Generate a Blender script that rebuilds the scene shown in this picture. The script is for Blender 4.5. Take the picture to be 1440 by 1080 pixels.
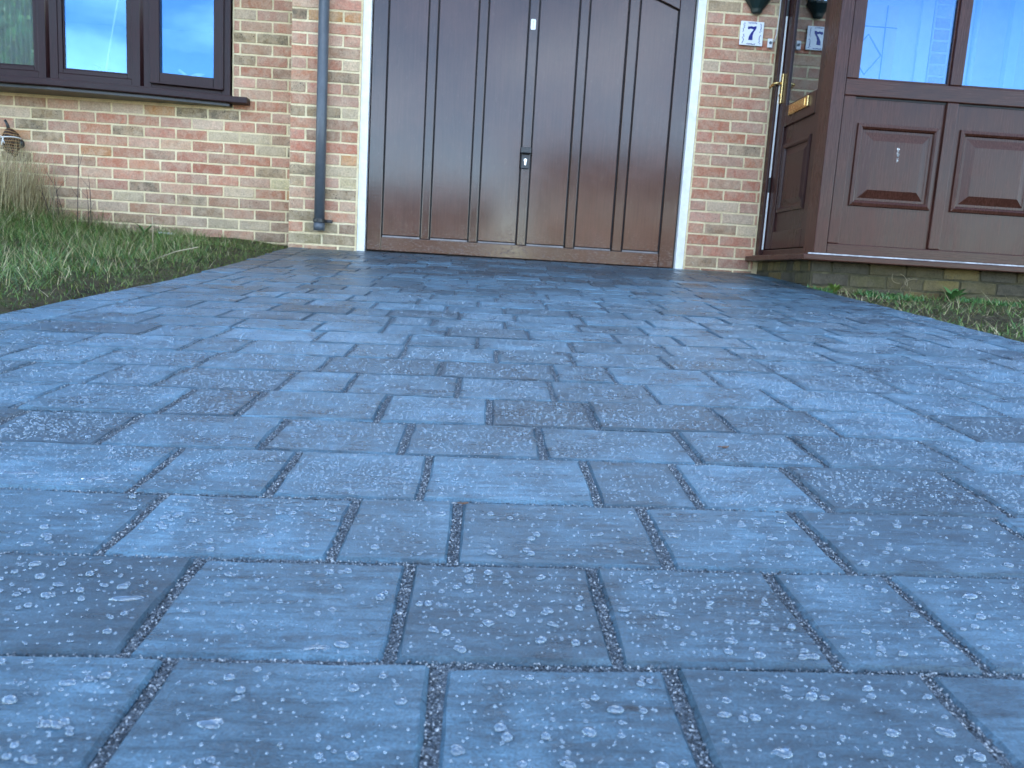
import bpy, bmesh, math, random
import numpy as np
from mathutils import Vector, Matrix
R = math.radians
random.seed(7); rng = np.random.default_rng(7)
scn = bpy.context.scene
for o in list(bpy.data.objects): bpy.data.objects.remove(o)

# ------------------------------------------------------------------ camera, sky, sun, exposure
PITCH, ROLL, YAW = R(8.42), R(3.45), R(2.5)
cd = bpy.data.cameras.new('camera'); cam = bpy.data.objects.new('camera', cd); scn.collection.objects.link(cam)
fw = Vector((math.sin(YAW)*math.cos(PITCH), math.cos(YAW)*math.cos(PITCH), -math.sin(PITCH)))
rt0 = Vector((math.cos(YAW), -math.sin(YAW), 0)); up0 = rt0.cross(fw)
rt = math.cos(ROLL)*rt0 + math.sin(ROLL)*up0; up = -math.sin(ROLL)*rt0 + math.cos(ROLL)*up0
M = Matrix.Identity(4)
for i in range(3): M[i][0], M[i][1], M[i][2] = rt[i], up[i], -fw[i]
cam.matrix_world = M
cd.sensor_width = 36; cd.lens = 36*1081/1440; cd.clip_start = .02; cd.clip_end = 800
cd.dof.use_dof = True; cd.dof.focus_distance = 1.55; cd.dof.aperture_fstop = 15
scn.camera = cam

SUN_EL, SUN_AZ = R(21), R(8)          # sun low behind the house, a little to the right (azimuth from +Y towards +X)
w = bpy.data.worlds.new('World'); scn.world = w; w.use_nodes = True
nt = w.node_tree; nt.nodes.clear()
def N(t, kind, **kw):
    n = t.nodes.new(kind)
    for k, v in kw.items(): setattr(n, k, v)
    return n
sky = N(nt, 'ShaderNodeTexSky', sky_type='NISHITA', sun_disc=False, sun_elevation=SUN_EL, sun_rotation=SUN_AZ, altitude=1500, air_density=.85, dust_density=.0, ozone_density=.5)
tc = N(nt, 'ShaderNodeTexCoord'); sep = N(nt, 'ShaderNodeSeparateXYZ'); nt.links.new(tc.outputs['Generated'], sep.inputs[0])
zz = N(nt, 'ShaderNodeMath', operation='MAXIMUM'); nt.links.new(sep.outputs['Z'], zz.inputs[0]); zz.inputs[1].default_value = .02
za = N(nt, 'ShaderNodeMath', operation='ADD'); nt.links.new(zz.outputs[0], za.inputs[0]); za.inputs[1].default_value = .18
dx = N(nt, 'ShaderNodeMath', operation='DIVIDE'); nt.links.new(sep.outputs['X'], dx.inputs[0]); nt.links.new(za.outputs[0], dx.inputs[1])
dy = N(nt, 'ShaderNodeMath', operation='DIVIDE'); nt.links.new(sep.outputs['Y'], dy.inputs[0]); nt.links.new(za.outputs[0], dy.inputs[1])
cv = N(nt, 'ShaderNodeCombineXYZ'); nt.links.new(dx.outputs[0], cv.inputs[0]); nt.links.new(dy.outputs[0], cv.inputs[1])
ns = N(nt, 'ShaderNodeTexNoise'); ns.inputs['Scale'].default_value = 1.15; ns.inputs['Detail'].default_value = 7; ns.inputs['Roughness'].default_value = .55
cmap = N(nt, 'ShaderNodeMapping'); cmap.inputs['Location'].default_value = (8.1, 5.5, 0); nt.links.new(cv.outputs[0], cmap.inputs[0]); nt.links.new(cmap.outputs[0], ns.inputs['Vector'])
cr = N(nt, 'ShaderNodeValToRGB'); cr.color_ramp.elements[0].position = .53; cr.color_ramp.elements[1].position = .84
cr.color_ramp.elements[1].color = (.8, .8, .8, 1); nt.links.new(ns.outputs['Fac'], cr.inputs[0])
mx = N(nt, 'ShaderNodeMix', data_type='RGBA'); nt.links.new(cr.outputs[0], mx.inputs['Factor'])
nt.links.new(sky.outputs[0], mx.inputs['A']); mx.inputs['B'].default_value = (14.5, 15.2, 15.6, 1)
bg = N(nt, 'ShaderNodeBackground'); bg.inputs['Strength'].default_value = .14
nt.links.new(mx.outputs['Result'], bg.inputs['Color'])
wo = N(nt, 'ShaderNodeOutputWorld'); nt.links.new(bg.outputs[0], wo.inputs[0])
sl = bpy.data.lights.new('sun', 'SUN'); sl.energy = 3.2; sl.angle = R(.5); sl.color = (1, .9, .76)
sun = bpy.data.objects.new('sun', sl); scn.collection.objects.link(sun)
sd = Vector((math.sin(SUN_AZ)*math.cos(SUN_EL), math.cos(SUN_AZ)*math.cos(SUN_EL), math.sin(SUN_EL)))
sun.rotation_euler = sd.to_track_quat('Z', 'Y').to_euler()
vs = scn.view_settings; vs.view_transform = 'Standard'; vs.look = 'None'; vs.exposure = 2.75; vs.gamma = 1; vs.use_curve_mapping = False
scn.render.engine = 'CYCLES'
scn.cycles.max_bounces = 6; scn.cycles.transparent_max_bounces = 10; scn.cycles.glossy_bounces = 3; scn.cycles.diffuse_bounces = 3; scn.cycles.transmission_bounces = 3

# ------------------------------------------------------------------ helpers
col = scn.collection
class MB:
    def __init__(s): s.v = []; s.f = []
    def add(s, vs_, fs):
        b = len(s.v); s.v += [tuple(p) for p in vs_]; s.f += [tuple(b+i for i in q) for q in fs]; return s
    def box(s, x0, x1, y0, y1, z0, z1):
        return s.add([(x0,y0,z0),(x1,y0,z0),(x1,y1,z0),(x0,y1,z0),(x0,y0,z1),(x1,y0,z1),(x1,y1,z1),(x0,y1,z1)],
                     [(0,3,2,1),(4,5,6,7),(0,1,5,4),(1,2,6,5),(2,3,7,6),(3,0,4,7)])
    def prism(s, poly, a, b, ax='y'):
        n = len(poly)
        def P(u, v, t): return (u, t, v) if ax == 'y' else ((t, u, v) if ax == 'x' else (u, v, t))
        vs_ = [P(u, v, a) for u, v in poly]+[P(u, v, b) for u, v in poly]
        fs = [tuple(range(n)), tuple(range(2*n-1, n-1, -1))]+[(i, n+i, n+(i+1) % n, (i+1) % n) for i in range(n)]
        return s.add(vs_, fs)
    def tube(s, pts, r, seg=8, cap=True):
        pts = [Vector(p) for p in pts]; rs = r if isinstance(r, (list, tuple)) else [r]*len(pts)
        rings = []; base = len(s.v)
        for i, p in enumerate(pts):
            t = (pts[min(i+1, len(pts)-1)]-pts[max(i-1, 0)]).normalized()
            a = Vector((0,0,1)) if abs(t.z) < .9 else Vector((1,0,0))
            u = t.cross(a).normalized(); v = t.cross(u)
            for k in range(seg):
                an = 2*math.pi*k/seg; s.v.append(tuple(p+(u*math.cos(an)+v*math.sin(an))*rs[i]))
        for i in range(len(pts)-1):
            for k in range(seg):
                a0 = base+i*seg+k; a1 = base+i*seg+(k+1) % seg
                s.f.append((a0, a1, a1+seg, a0+seg))
        if cap:
            s.f.append(tuple(base+k for k in range(seg))[::-1]); e = base+(len(pts)-1)*seg
            s.f.append(tuple(e+k for k in range(seg)))
        return s
    def lathe(s, prof, c, seg=16, sx=1, sy=1):
        base = len(s.v)
        for r, z in prof:
            for k in range(seg):
                an = 2*math.pi*k/seg; s.v.append((c[0]+r*math.cos(an)*sx, c[1]+r*math.sin(an)*sy, c[2]+z))
        for i in range(len(prof)-1):
            for k in range(seg):
                a0 = base+i*seg+k; a1 = base+i*seg+(k+1) % seg
                s.f.append((a0, a1, a1+seg, a0+seg))
        s.f.append(tuple(base+k for k in range(seg))[::-1]); e = base+(len(prof)-1)*seg
        s.f.append(tuple(e+k for k in range(seg)))
        return s
    def xform(s, Mx):
        s.v = [tuple(Mx @ Vector(p)) for p in s.v]; return s
    def mesh(s, name):
        m = bpy.data.meshes.new(name); m.from_pydata(s.v, [], s.f); m.update()
        bm = bmesh.new(); bm.from_mesh(m); bmesh.ops.recalc_face_normals(bm, faces=bm.faces); bm.to_mesh(m); bm.free()
        return m
WL = {}
def link(name, data, parent=None, loc=None):
    o = bpy.data.objects.new(name, data); col.objects.link(o)
    if parent is not None:
        o.parent = parent; o.location = Vector(loc or (0,0,0))-WL[parent.name]
    elif loc is not None: o.location = loc
    WL[o.name] = Vector(loc or (0,0,0))
    return o
def part(name, mb, mat, parent=None, bevel=0, smooth=False, seg=2):
    me = mb if isinstance(mb, bpy.types.Mesh) else mb.mesh(name)
    me.materials.clear(); me.materials.append(mat)
    o = link(name, me, parent)
    if smooth:
        me.polygons.foreach_set('use_smooth', [True]*len(me.polygons)); 
    if bevel:
        b = o.modifiers.new('bevel', 'BEVEL'); b.width = bevel; b.segments = seg; b.limit_method = 'ANGLE'; b.angle_limit = R(40)
        b.harden_normals = False
    return o
def thing(name, label, cat, loc=(0,0,0), group=None):
    return tag(link(name, None, None, loc), label, cat, group)
def tag(o, label, cat, group=None):
    o['label'] = label; o['category'] = cat
    if group: o['group'] = group
    return o
def struct(o): o['kind'] = 'structure'; return o
def stuff(o, label=None, cat=None):
    o['kind'] = 'stuff'
    if label: o['label'] = label; o['category'] = cat
    return o

# ------------------------------------------------------------------ materials
class MT:
    def __init__(s, name, base=(.5,.5,.5), rough=.6, spec=.5, metal=0):
        s.m = bpy.data.materials.new(name); s.m.use_nodes = True; s.t = s.m.node_tree
        s.b = s.t.nodes['Principled BSDF']
        s.b.inputs['Base Color'].default_value = (*base, 1); s.b.inputs['Roughness'].default_value = rough
        s.b.inputs['Specular IOR Level'].default_value = spec; s.b.inputs['Metallic'].default_value = metal
        s.tc = None
    def n(s, kind, **kw): return N(s.t, kind, **kw)
    def l(s, a, b): s.t.links.new(a, b)
    def coord(s, kind='Object', scale=(1,1,1), rnd=False):
        if s.tc is None: s.tc = s.n('ShaderNodeTexCoord')
        mp = s.n('ShaderNodeMapping'); s.l(s.tc.outputs[kind], mp.inputs['Vector']); mp.inputs['Scale'].default_value = scale
        if rnd:
            oi = s.n('ShaderNodeObjectInfo'); mu = s.n('ShaderNodeMath', operation='MULTIPLY'); s.l(oi.outputs['Random'], mu.inputs[0]); mu.inputs[1].default_value = 37
            s.l(mu.outputs[0], mp.inputs['Location'])
        return mp.outputs[0]
    def noise(s, vec, scale, detail=4, rough=.55, dist=0):
        n = s.n('ShaderNodeTexNoise'); s.l(vec, n.inputs['Vector']); n.inputs['Scale'].default_value = scale
        n.inputs['Detail'].default_value = detail; n.inputs['Roughness'].default_value = rough; n.inputs['Distortion'].default_value = dist
        return n.outputs['Fac']
    def ramp(s, fac, stops):
        r = s.n('ShaderNodeValToRGB'); s.l(fac, r.inputs[0]); e = r.color_ramp.elements
        while len(e) < len(stops): e.new(.5)
        for i, (p, c) in enumerate(stops):
            e[i].position = p; e[i].color = (*c, 1) if isinstance(c, tuple) else (c, c, c, 1)
        return r.outputs[0]
    def mix(s, fac, a, b, mode='MIX'):
        m = s.n('ShaderNodeMix', data_type='RGBA', blend_type=mode)
        for v, k in ((fac, 'Factor'), (a, 'A'), (b, 'B')):
            if isinstance(v, (int, float)): m.inputs[k].default_value = v
            elif isinstance(v, tuple): m.inputs[k].default_value = (*v, 1)
            else: s.l(v, m.inputs[k])
        return m.outputs['Result']
    def math(s, op, a, b=0.0):
        m = s.n('ShaderNodeMath', operation=op)
        for v, i in ((a, 0), (b, 1)):
            if isinstance(v, (int, float)): m.inputs[i].default_value = v
            else: s.l(v, m.inputs[i])
        return m.outputs[0]
    def color(s, c): s.l(c, s.b.inputs['Base Color']); return s
    def rough(s, c): s.l(c, s.b.inputs['Roughness']); return s
    def bump(s, hgt, strength=.4, dist=.002):
        b = s.n('ShaderNodeBump'); s.l(hgt, b.inputs['Height']); b.inputs['Strength'].default_value = strength; b.inputs['Distance'].default_value = dist
        s.l(b.outputs[0], s.b.inputs['Normal']); return s

def brick_mat(name, solo=True, lift=1.0):
    m = MT(name, rough=.88, spec=.25)
    v = m.coord('Object', rnd=solo)
    if solo:
        oi = m.n('ShaderNodeObjectInfo'); base = oi.outputs['Color']; speck = oi.outputs['Alpha']
    else:
        ge = m.n('ShaderNodeNewGeometry')
        base = m.ramp(ge.outputs['Random Per Island'], [(0, (.30,.115,.085)), (.3, (.33,.15,.12)), (.5, (.21,.16,.12)), (.7, (.36,.22,.18)), (.9, (.40,.34,.27))]); speck = .3
    blotch = m.ramp(m.noise(v, 16, 5, .6, .6), [(.36, 0), (.62, 1)])
    pale = m.mix(.6, base, (.56,.45,.32)); c = m.mix(m.math('MULTIPLY', blotch, .75*lift), base, pale)
    dk = m.ramp(m.noise(v, 11, 3, .6), [(.46, 0), (.68, 1)])
    c = m.mix(m.math('MULTIPLY', dk, m.math('MULTIPLY', speck, .75)), c, (.10,.085,.06))
    sp = m.ramp(m.noise(v, 150, 2, .5), [(.60, 0), (.67, 1)])
    spm = m.ramp(m.noise(v, 22, 2), [(.42, 0), (.6, 1)])
    c = m.mix(m.math('MULTIPLY', m.math('MULTIPLY', sp, spm), m.math('ADD', speck, .3)), c, (.02,.018,.016))
    fine = m.ramp(m.noise(v, 90, 6, .7), [(.3, .72), (.7, 1.22)])
    c = m.mix(1.0, c, fine, 'MULTIPLY')
    wb = m.ramp(m.noise(v, 34, 6, .65, 1.2), [(.62, 0), (.72, 1)])
    c = m.mix(m.math('MULTIPLY', wb, .5*lift), c, (.66,.57,.42))
    m.color(c).bump(m.mix(.5, m.noise(v, 45, 6, .7), m.noise(v, 210, 4, .7)), .75, .004)
    return m.m
M_brick = brick_mat('brick'); M_brickfar = brick_mat('brick_joined', False); M_brickbase = brick_mat('mossy_brick', True, .12)
def mortar_mat():
    m = MT('mortar', rough=.95, spec=.15); v = m.coord()
    c = m.ramp(m.noise(v, 7, 6, .65), [(.25, (.52,.41,.24)), (.5, (.78,.65,.40)), (.75, (.86,.75,.50))])
    c = m.mix(1.0, c, m.ramp(m.noise(v, 160, 4, .7), [(.25, .7), (.7, 1.1)]), 'MULTIPLY')
    m.color(c).bump(m.noise(v, 220, 5, .75), .7, .004); return m.m
M_mortar = mortar_mat()
def dirty_mortar():
    m = MT('damp_mortar', rough=.9, spec=.2); v = m.coord()
    c = m.ramp(m.noise(v, 9, 6, .65), [(.3, (.03,.028,.018)), (.5, (.07,.062,.035)), (.75, (.15,.135,.075))])
    m.color(c).bump(m.noise(v, 160, 5, .75), .7, .004); return m.m
M_dmortar = dirty_mortar()
def upvc(name, base, rough=.33, axis=2, grain=1.0):
    m = MT(name, base, rough, .26)
    sc = [38, 38, 38]; sc[axis] = 1.6
    v = m.coord('Object', tuple(sc)); g = m.noise(v, 5.0, 6, .65, .3); big = m.noise(m.coord('Object', (1,1,1)), 3, 3)
    d = tuple(x*(1-.45*grain) for x in base); lt = tuple(min(1, x*(1+.5*grain)) for x in base)
    c = m.ramp(g, [(.3, d), (.5, base), (.72, lt)])
    c = m.mix(1.0, c, m.ramp(big, [(.3, .82), (.7, 1.15)]), 'MULTIPLY')
    m.color(c).bump(g, .22, .0015)
    m.rough(m.ramp(m.mix(.5, g, big), [(.3, rough-.06), (.7, rough+.12)])); return m.m
M_frame = upvc('brown_woodgrain_upvc', (.034,.012,.010), .26)
M_frame_h = upvc('brown_woodgrain_upvc_horizontal', (.034,.012,.010), .26, 0)
M_pan = upvc('porch_panel_woodgrain', (.054,.0185,.0125), .24)
M_pan_h = upvc('porch_rail_woodgrain', (.052,.018,.012), .24, 0)
M_bow = upvc('window_woodgrain', (.022,.0075,.009), .36)
M_bow_h = upvc('window_woodgrain_horizontal', (.022,.0075,.009), .36, 0)
def paint(name, base, rough=.4, dirt=.25):
    m = MT(name, base, rough); v = m.coord()
    n = m.ramp(m.noise(v, 13, 7, .7), [(.3, 1-dirt), (.6, 1.0)])
    m.color(m.mix(1.0, base, n, 'MULTIPLY')).bump(m.noise(v, 40, 5, .7), .15, .001); return m.m
def garage_mat(name, base, axis):
    m = MT(name, base, .2, .5)
    sc = [30, 30, 30]; sc[axis] = 1.2
    v = m.coord('Object', tuple(sc)); g = m.noise(v, 4, 6, .6, .25); b = m.coord()
    wv = m.noise(b, 2.3, 5, .6); st = m.noise(m.coord('Object', (2.2, 2.2, 26)), 3, 5, .6)
    c = m.ramp(m.mix(.6, g, wv), [(.3, tuple(x*.6 for x in base)), (.5, base), (.72, tuple(x*1.55 for x in base))])
    scr = m.ramp(m.noise(m.coord('Object', (6, 6, 2.2)), 7, 8, .75, .6), [(.58, 0), (.72, 1)])
    c = m.mix(m.math('MULTIPLY', scr, .3), c, (.17,.11,.08))
    sx = m.n('ShaderNodeSeparateXYZ'); m.l(b, sx.inputs[0])
    low = m.ramp(m.math('ADD', sx.outputs['Z'], m.math('MULTIPLY', m.noise(b, 4, 4, .6), .35)), [(.28, 1), (.48, 0)])
    sp = m.ramp(m.noise(m.coord('Object', (1, 1, 2.4)), 42, 8, .78, .5), [(.5, 0), (.66, 1)])
    dirt = m.math('MULTIPLY', low, sp)
    c = m.mix(m.math('MULTIPLY', dirt, .55), c, (.20,.15,.12))
    m.color(c).bump(m.mix(.55, g, st), .12, .0010)
    m.rough(m.math('ADD', m.ramp(m.mix(.5, wv, m.noise(b, 40, 5, .7)), [(.3, .07), (.7, .18)]), m.math('MULTIPLY', dirt, .4))); return m.m
M_sillsheen = paint('sill_sheen_paint', (.50,.50,.49), .4, .75)  # pale paint imitating the highlight on the porch sill edge
M_ledge = paint('weathered_ledge', (.24,.22,.21), .5, .5)
M_gp = garage_mat('garage_panel', (.056,.024,.017), 2)
M_gs = garage_mat('garage_stile', (.044,.020,.0145), 2)
M_gr = garage_mat('garage_rail', (.056,.025,.017), 0)
M_white = paint('white_gloss_paint', (.80,.81,.80), .35, .18)
M_plast = paint('grey_plastic_pipe', (.085,.10,.115), .38, .3)
M_black = paint('black_plastic', (.018,.02,.021), .35, .2)
M_whitep = paint('white_plastic', (.78,.79,.78), .35, .1)
M_green = paint('dark_green_metal', (.014,.03,.026), .35, .3)
M_brass = MT('polished_brass', (.66,.46,.19), .22, .5, 1); _v = M_brass.coord(); M_brass.rough(M_brass.ramp(M_brass.noise(_v, 60, 4), [(.3, .14), (.7, .34)])); M_brass = M_brass.m
M_silver = MT('zinc_metal', (.8,.82,.82), .28, .5, 1).m
M_shade_rubber = MT('groove_shade_and_rubber', (.006,.006,.007), .6).m
def glass(name, refl=.3, tint=(.82,.88,.88), sky_tint=(.24,.54,1.0)):
    m = bpy.data.materials.new(name); m.use_nodes = True; t = m.node_tree; t.nodes.clear()
    tr = N(t, 'ShaderNodeBsdfTransparent'); tr.inputs[0].default_value = (*tint, 1)
    gl = N(t, 'ShaderNodeBsdfGlossy'); gl.inputs['Roughness'].default_value = .004; gl.inputs[0].default_value = (*sky_tint, 1)  # sky blue put into the reflection colour of the glass
    fr = N(t, 'ShaderNodeFresnel'); fr.inputs[0].default_value = 1.52
    a = N(t, 'ShaderNodeMath', operation='MULTIPLY_ADD', use_clamp=True); t.links.new(fr.outputs[0], a.inputs[0]); a.inputs[1].default_value = 1.6; a.inputs[2].default_value = refl-.07
    tcx = N(t, 'ShaderNodeTexCoord'); nz = N(t, 'ShaderNodeTexNoise'); t.links.new(tcx.outputs['Object'], nz.inputs['Vector']); nz.inputs['Scale'].default_value = 1.8; nz.inputs['Detail'].default_value = 1
    bu = N(t, 'ShaderNodeBump'); bu.inputs['Strength'].default_value = .05; bu.inputs['Distance'].default_value = .01; t.links.new(nz.outputs[0], bu.inputs['Height']); t.links.new(bu.outputs[0], gl.inputs['Normal'])
    mxs = N(t, 'ShaderNodeMixShader'); t.links.new(a.outputs[0], mxs.inputs[0]); t.links.new(tr.outputs[0], mxs.inputs[1]); t.links.new(gl.outputs[0], mxs.inputs[2])
    ou = N(t, 'ShaderNodeOutputMaterial'); t.links.new(mxs.outputs[0], ou.inputs[0]); return m
M_glass = glass('window_glass', .14); M_glassd = glass('door_glass', .24, sky_tint=(.8,.9,1))
def water():
    m = bpy.data.materials.new('water'); m.use_nodes = True; t = m.node_tree; t.nodes.clear()
    gl = N(t, 'ShaderNodeBsdfGlass'); gl.inputs['IOR'].default_value = 1.36; gl.inputs['Roughness'].default_value = .02; gl.inputs['Color'].default_value = (.84,.88,.92,1)
    tl = N(t, 'ShaderNodeBsdfDiffuse'); tl.inputs[0].default_value = (.46,.64,.80,1)  # pale diffuse share paints in the brightness drops gather from the sky
    m1 = N(t, 'ShaderNodeMixShader'); m1.inputs[0].default_value = .13; t.links.new(gl.outputs[0], m1.inputs[1]); t.links.new(tl.outputs[0], m1.inputs[2])
    gs = N(t, 'ShaderNodeBsdfGlossy'); gs.inputs['Roughness'].default_value = .06; gs.inputs['Color'].default_value = (.72,.88,1,1); fr = N(t, 'ShaderNodeFresnel'); fr.inputs[0].default_value = 1.9
    m2 = N(t, 'ShaderNodeMixShader'); t.links.new(fr.outputs[0], m2.inputs[0]); t.links.new(m1.outputs[0], m2.inputs[1]); t.links.new(gs.outputs[0], m2.inputs[2])
    ou = N(t, 'ShaderNodeOutputMaterial'); t.links.new(m2.outputs[0], ou.inputs[0]); return m
M_water = water()
def bead_mat(name, lit_share):
    m = bpy.data.materials.new(name); m.use_nodes = True; t = m.node_tree; t.nodes.clear()
    tr = N(t, 'ShaderNodeBsdfTransparent'); tl = N(t, 'ShaderNodeBsdfDiffuse'); tl.inputs[0].default_value = (.52,.70,.84,1)  # pale diffuse part imitates skylight caught in the tiny beads
    m1 = N(t, 'ShaderNodeMixShader'); m1.inputs[0].default_value = lit_share; t.links.new(tr.outputs[0], m1.inputs[1]); t.links.new(tl.outputs[0], m1.inputs[2])
    gs = N(t, 'ShaderNodeBsdfGlossy'); gs.inputs['Roughness'].default_value = .08; gs.inputs['Color'].default_value = (.75,.9,1,1); fr = N(t, 'ShaderNodeFresnel'); fr.inputs[0].default_value = 2.2
    m2 = N(t, 'ShaderNodeMixShader'); t.links.new(fr.outputs[0], m2.inputs[0]); t.links.new(m1.outputs[0], m2.inputs[1]); t.links.new(gs.outputs[0], m2.inputs[2])
    ou = N(t, 'ShaderNodeOutputMaterial'); t.links.new(m2.outputs[0], ou.inputs[0]); return m
M_bead = bead_mat('fine_water_beads', .22); M_beadfar = bead_mat('far_water_beads', .40)
def paver_mat(name, solo=True, level=1.0):
    m = MT(name, rough=.45, spec=.5)
    if solo: oi = m.n('ShaderNodeObjectInfo'); tone = oi.outputs['Color']
    else:
        ge = m.n('ShaderNodeNewGeometry'); tone = m.ramp(ge.outputs['Random Per Island'], [(0, (.62,.63,.64)), (.2, (.80,.81,.82)), (.55, (1,1,1)), (1, (1.2,1.2,1.2))])
    v = m.coord('Object', (1, 1, 1), rnd=solo); vs_ = m.coord('Object', (.16, 1, 1), rnd=solo)
    a = m.noise(v, 13, 4, .6, .5); gr = m.noise(vs_, 110, 8, .72, .5); f = m.noise(v, 520, 3, .7)
    c = m.ramp(m.mix(.6, a, gr), [(.33, (.012,.026,.036)), (.45, (.039,.088,.124)), (.54, (.067,.145,.200)), (.67, (.135,.24,.315))])
    c = m.mix(1.0, c, m.ramp(f, [(.3, .5), (.7, 1.45)]), 'MULTIPLY')
    c = m.mix(1.0, c, tone, 'MULTIPLY')
    if level != 1: c = m.mix(1.0, c, (level, level, level), 'MULTIPLY')
    pt = m.ramp(m.noise(v, 9, 5, .6, .8), [(.44, 0), (.62, 1)])
    c = m.mix(m.math('MULTIPLY', pt, .5), c, m.mix(.62, c, (.012,.024,.032)))
    m.color(c)
    m.rough(m.math('SUBTRACT', m.ramp(m.mix(.5, a, gr), [(.3, .24), (.7, .50)]), m.math('MULTIPLY', pt, .10)))
    m.bump(m.mix(.45, gr, m.mix(.5, f, a)), .9, .0030); return m.m
M_pav = paver_mat('paver_stone'); M_pavfar = paver_mat('paver_stone_joined', False); M_pavdark = paver_mat('dark_paver_stone', False, .52)  # last one is the same stone with its colour darkened
def sand_mat():
    m = MT('joint_sand', rough=.85, spec=.35); v = m.coord()
    vo = m.n('ShaderNodeTexVoronoi'); m.l(v, vo.inputs['Vector']); vo.inputs['Scale'].default_value = 480
    c = m.ramp(vo.outputs['Color'], [(.0, (.045,.055,.062)), (.45, (.10,.13,.158)), (.8, (.20,.245,.285)), (1, (.46,.49,.51))])
    m.color(c).bump(vo.outputs['Distance'], 1, .004); return m.m
M_sand = sand_mat()
def grit_mat():
    m = MT('grit_grains', rough=.55, spec=.5); ge = m.n('ShaderNodeNewGeometry')
    m.color(m.ramp(ge.outputs['Random Per Island'], [(0, (.03,.036,.042)), (.4, (.09,.115,.14)), (.7, (.195,.24,.28)), (1, (.56,.59,.6))])); return m.m
M_grit = grit_mat()
def blade_mat(name, stops, rough=.5):
    m = MT(name, rough=rough, spec=.35); ge = m.n('ShaderNodeNewGeometry')
    c = m.ramp(ge.outputs['Random Per Island'], stops); m.color(c)
    m.b.inputs['Subsurface Weight'].default_value = 0
    return m.m
M_grass = blade_mat('grass_blade', [(0, (.035,.085,.022)), (.35, (.065,.15,.03)), (.7, (.12,.22,.042)), (.9, (.20,.25,.065)), (1, (.32,.28,.12))])
M_dry = blade_mat('dry_grass_blade', [(0, (.20,.15,.075)), (.4, (.36,.29,.15)), (.75, (.50,.42,.23)), (1, (.62,.54,.33))], .6)
M_moss = blade_mat('moss_leaf', [(0, (.05,.10,.02)), (.5, (.09,.15,.025)), (1, (.17,.19,.04))])
M_weed = blade_mat('weed_leaf', [(0, (.045,.12,.035)), (.5, (.07,.17,.05)), (1, (.10,.21,.06))], .4)
M_stalk = MT('dead_stalk', (.07,.048,.045), .8).m
M_straw = MT('dry_straw', (.36,.30,.19), .75).m
M_leafb = MT('brown_leaf', (.11,.055,.03), .6).m
def soil_mat():
    m = MT('soil', rough=.95, spec=.15); v = m.coord()
    c = m.ramp(m.noise(v, 9, 7, .7), [(.3, (.022,.020,.014)), (.5, (.085,.066,.036)), (.66, (.07,.095,.03)), (.8, (.17,.14,.075))])
    m.color(c).bump(m.noise(v, 60, 7, .75), 1, .02); return m.m
M_soil = soil_mat()
def plain(name, base, rough=.8, var=.2, sc=6):
    m = MT(name, base, rough, .3); v = m.coord()
    m.color(m.mix(1.0, base, m.ramp(m.noise(v, sc, 6, .65), [(.3, 1-var), (.7, 1+var)]), 'MULTIPLY')).bump(m.noise(v, sc*12, 5, .7), .4, .004); return m.m
M_asph = plain('asphalt', (.05,.05,.052), .9); M_kerb = plain('concrete', (.3,.29,.27), .9); M_lawnfar = plain('verge_grass', (.06,.10,.03), .95, .4, 3)
M_room = plain('plaster', (.55,.52,.46), .9, .06); M_carpet = plain('carpet', (.2,.16,.12), .95)
M_tile = plain('roof_tile', (.13,.065,.045), .8, .3, 8); M_fabric = plain('curtain_fabric', (.72,.68,.42), .9, .1); M_net = plain('net_curtain', (.78,.70,.58), .9, .1)
def walltex():
    m = MT('far_brickwork', rough=.9, spec=.2); v = m.coord()
    b = m.n('ShaderNodeTexBrick'); mp = m.n('ShaderNodeMapping'); mp.inputs['Rotation'].default_value = (R(90), 0, 0); m.l(v, mp.inputs[0]); m.l(mp.outputs[0], b.inputs[0])
    b.inputs['Scale'].default_value = 1; b.inputs['Brick Width'].default_value = .225; b.inputs['Row Height'].default_value = .075; b.inputs['Mortar Size'].default_value = .005
    b.inputs['Color1'].default_value = (.32,.13,.09,1); b.inputs['Color2'].default_value = (.24,.14,.10,1); b.inputs['Mortar'].default_value = (.5,.46,.36,1)
    m.color(b.outputs[0]); return m.m
M_wallfar = walltex()
M_ceram = MT('glazed_white_tile', (.80,.82,.82), .12).m
M_blue = MT('blue_glaze', (.022,.03,.22), .15).m

# ------------------------------------------------------------------ ground
S_, H_ = .073, .073*5.3-.066
def Zd(x, y):
    x = max(-2.6, min(3.6, x)); y2 = max(-4.5, min(5.8, y))
    return S_*y2-H_+.021*(1-max(0, y2)/6.6)*max(-2, min(2, x))
def interp(y, pts):
    if y <= pts[0][0]: return pts[0][1]
    for (a, b), (c, d) in zip(pts, pts[1:]):
        if y <= c: return b+(d-b)*(y-a)/(c-a)
    return pts[-1][1]
EL = lambda y: interp(y, [(-4, -1.245), (2.0, -1.242), (3.0, -1.205), (3.9, -1.236), (5.05, -1.315), (5.36, -1.335)])
ER = lambda y: interp(y, [(-4, 1.50), (0, 1.56), (2.34, 1.694), (3.07, 1.744), (4.35, 1.812), (4.6, 1.86), (5.4, 1.865)])
def sheet(name, xs, ys, zf, mat):
    v = [(x, y, zf(x, y)) for y in ys for x in xs]; n = len(xs)
    f = [(j*n+i, j*n+i+1, (j+1)*n+i+1, (j+1)*n+i) for j in range(len(ys)-1) for i in range(n-1)]
    return part(name, MB().add(v, f), mat, smooth=True)
xs = [-220,-90,-40,-20,-12,-8]+[-6+.5*i for i in range(25)]+[8,12,20,40,90,220]
ys = [-220,-120,-70,-45,-32,-24,-18,-14,-11]+[-9+.5*i for i in range(32)]+[8,10,14,20,40,90,220]
struct(sheet('ground', xs, ys, lambda x, y: Zd(x, y)-.09, M_lawnfar))
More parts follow.
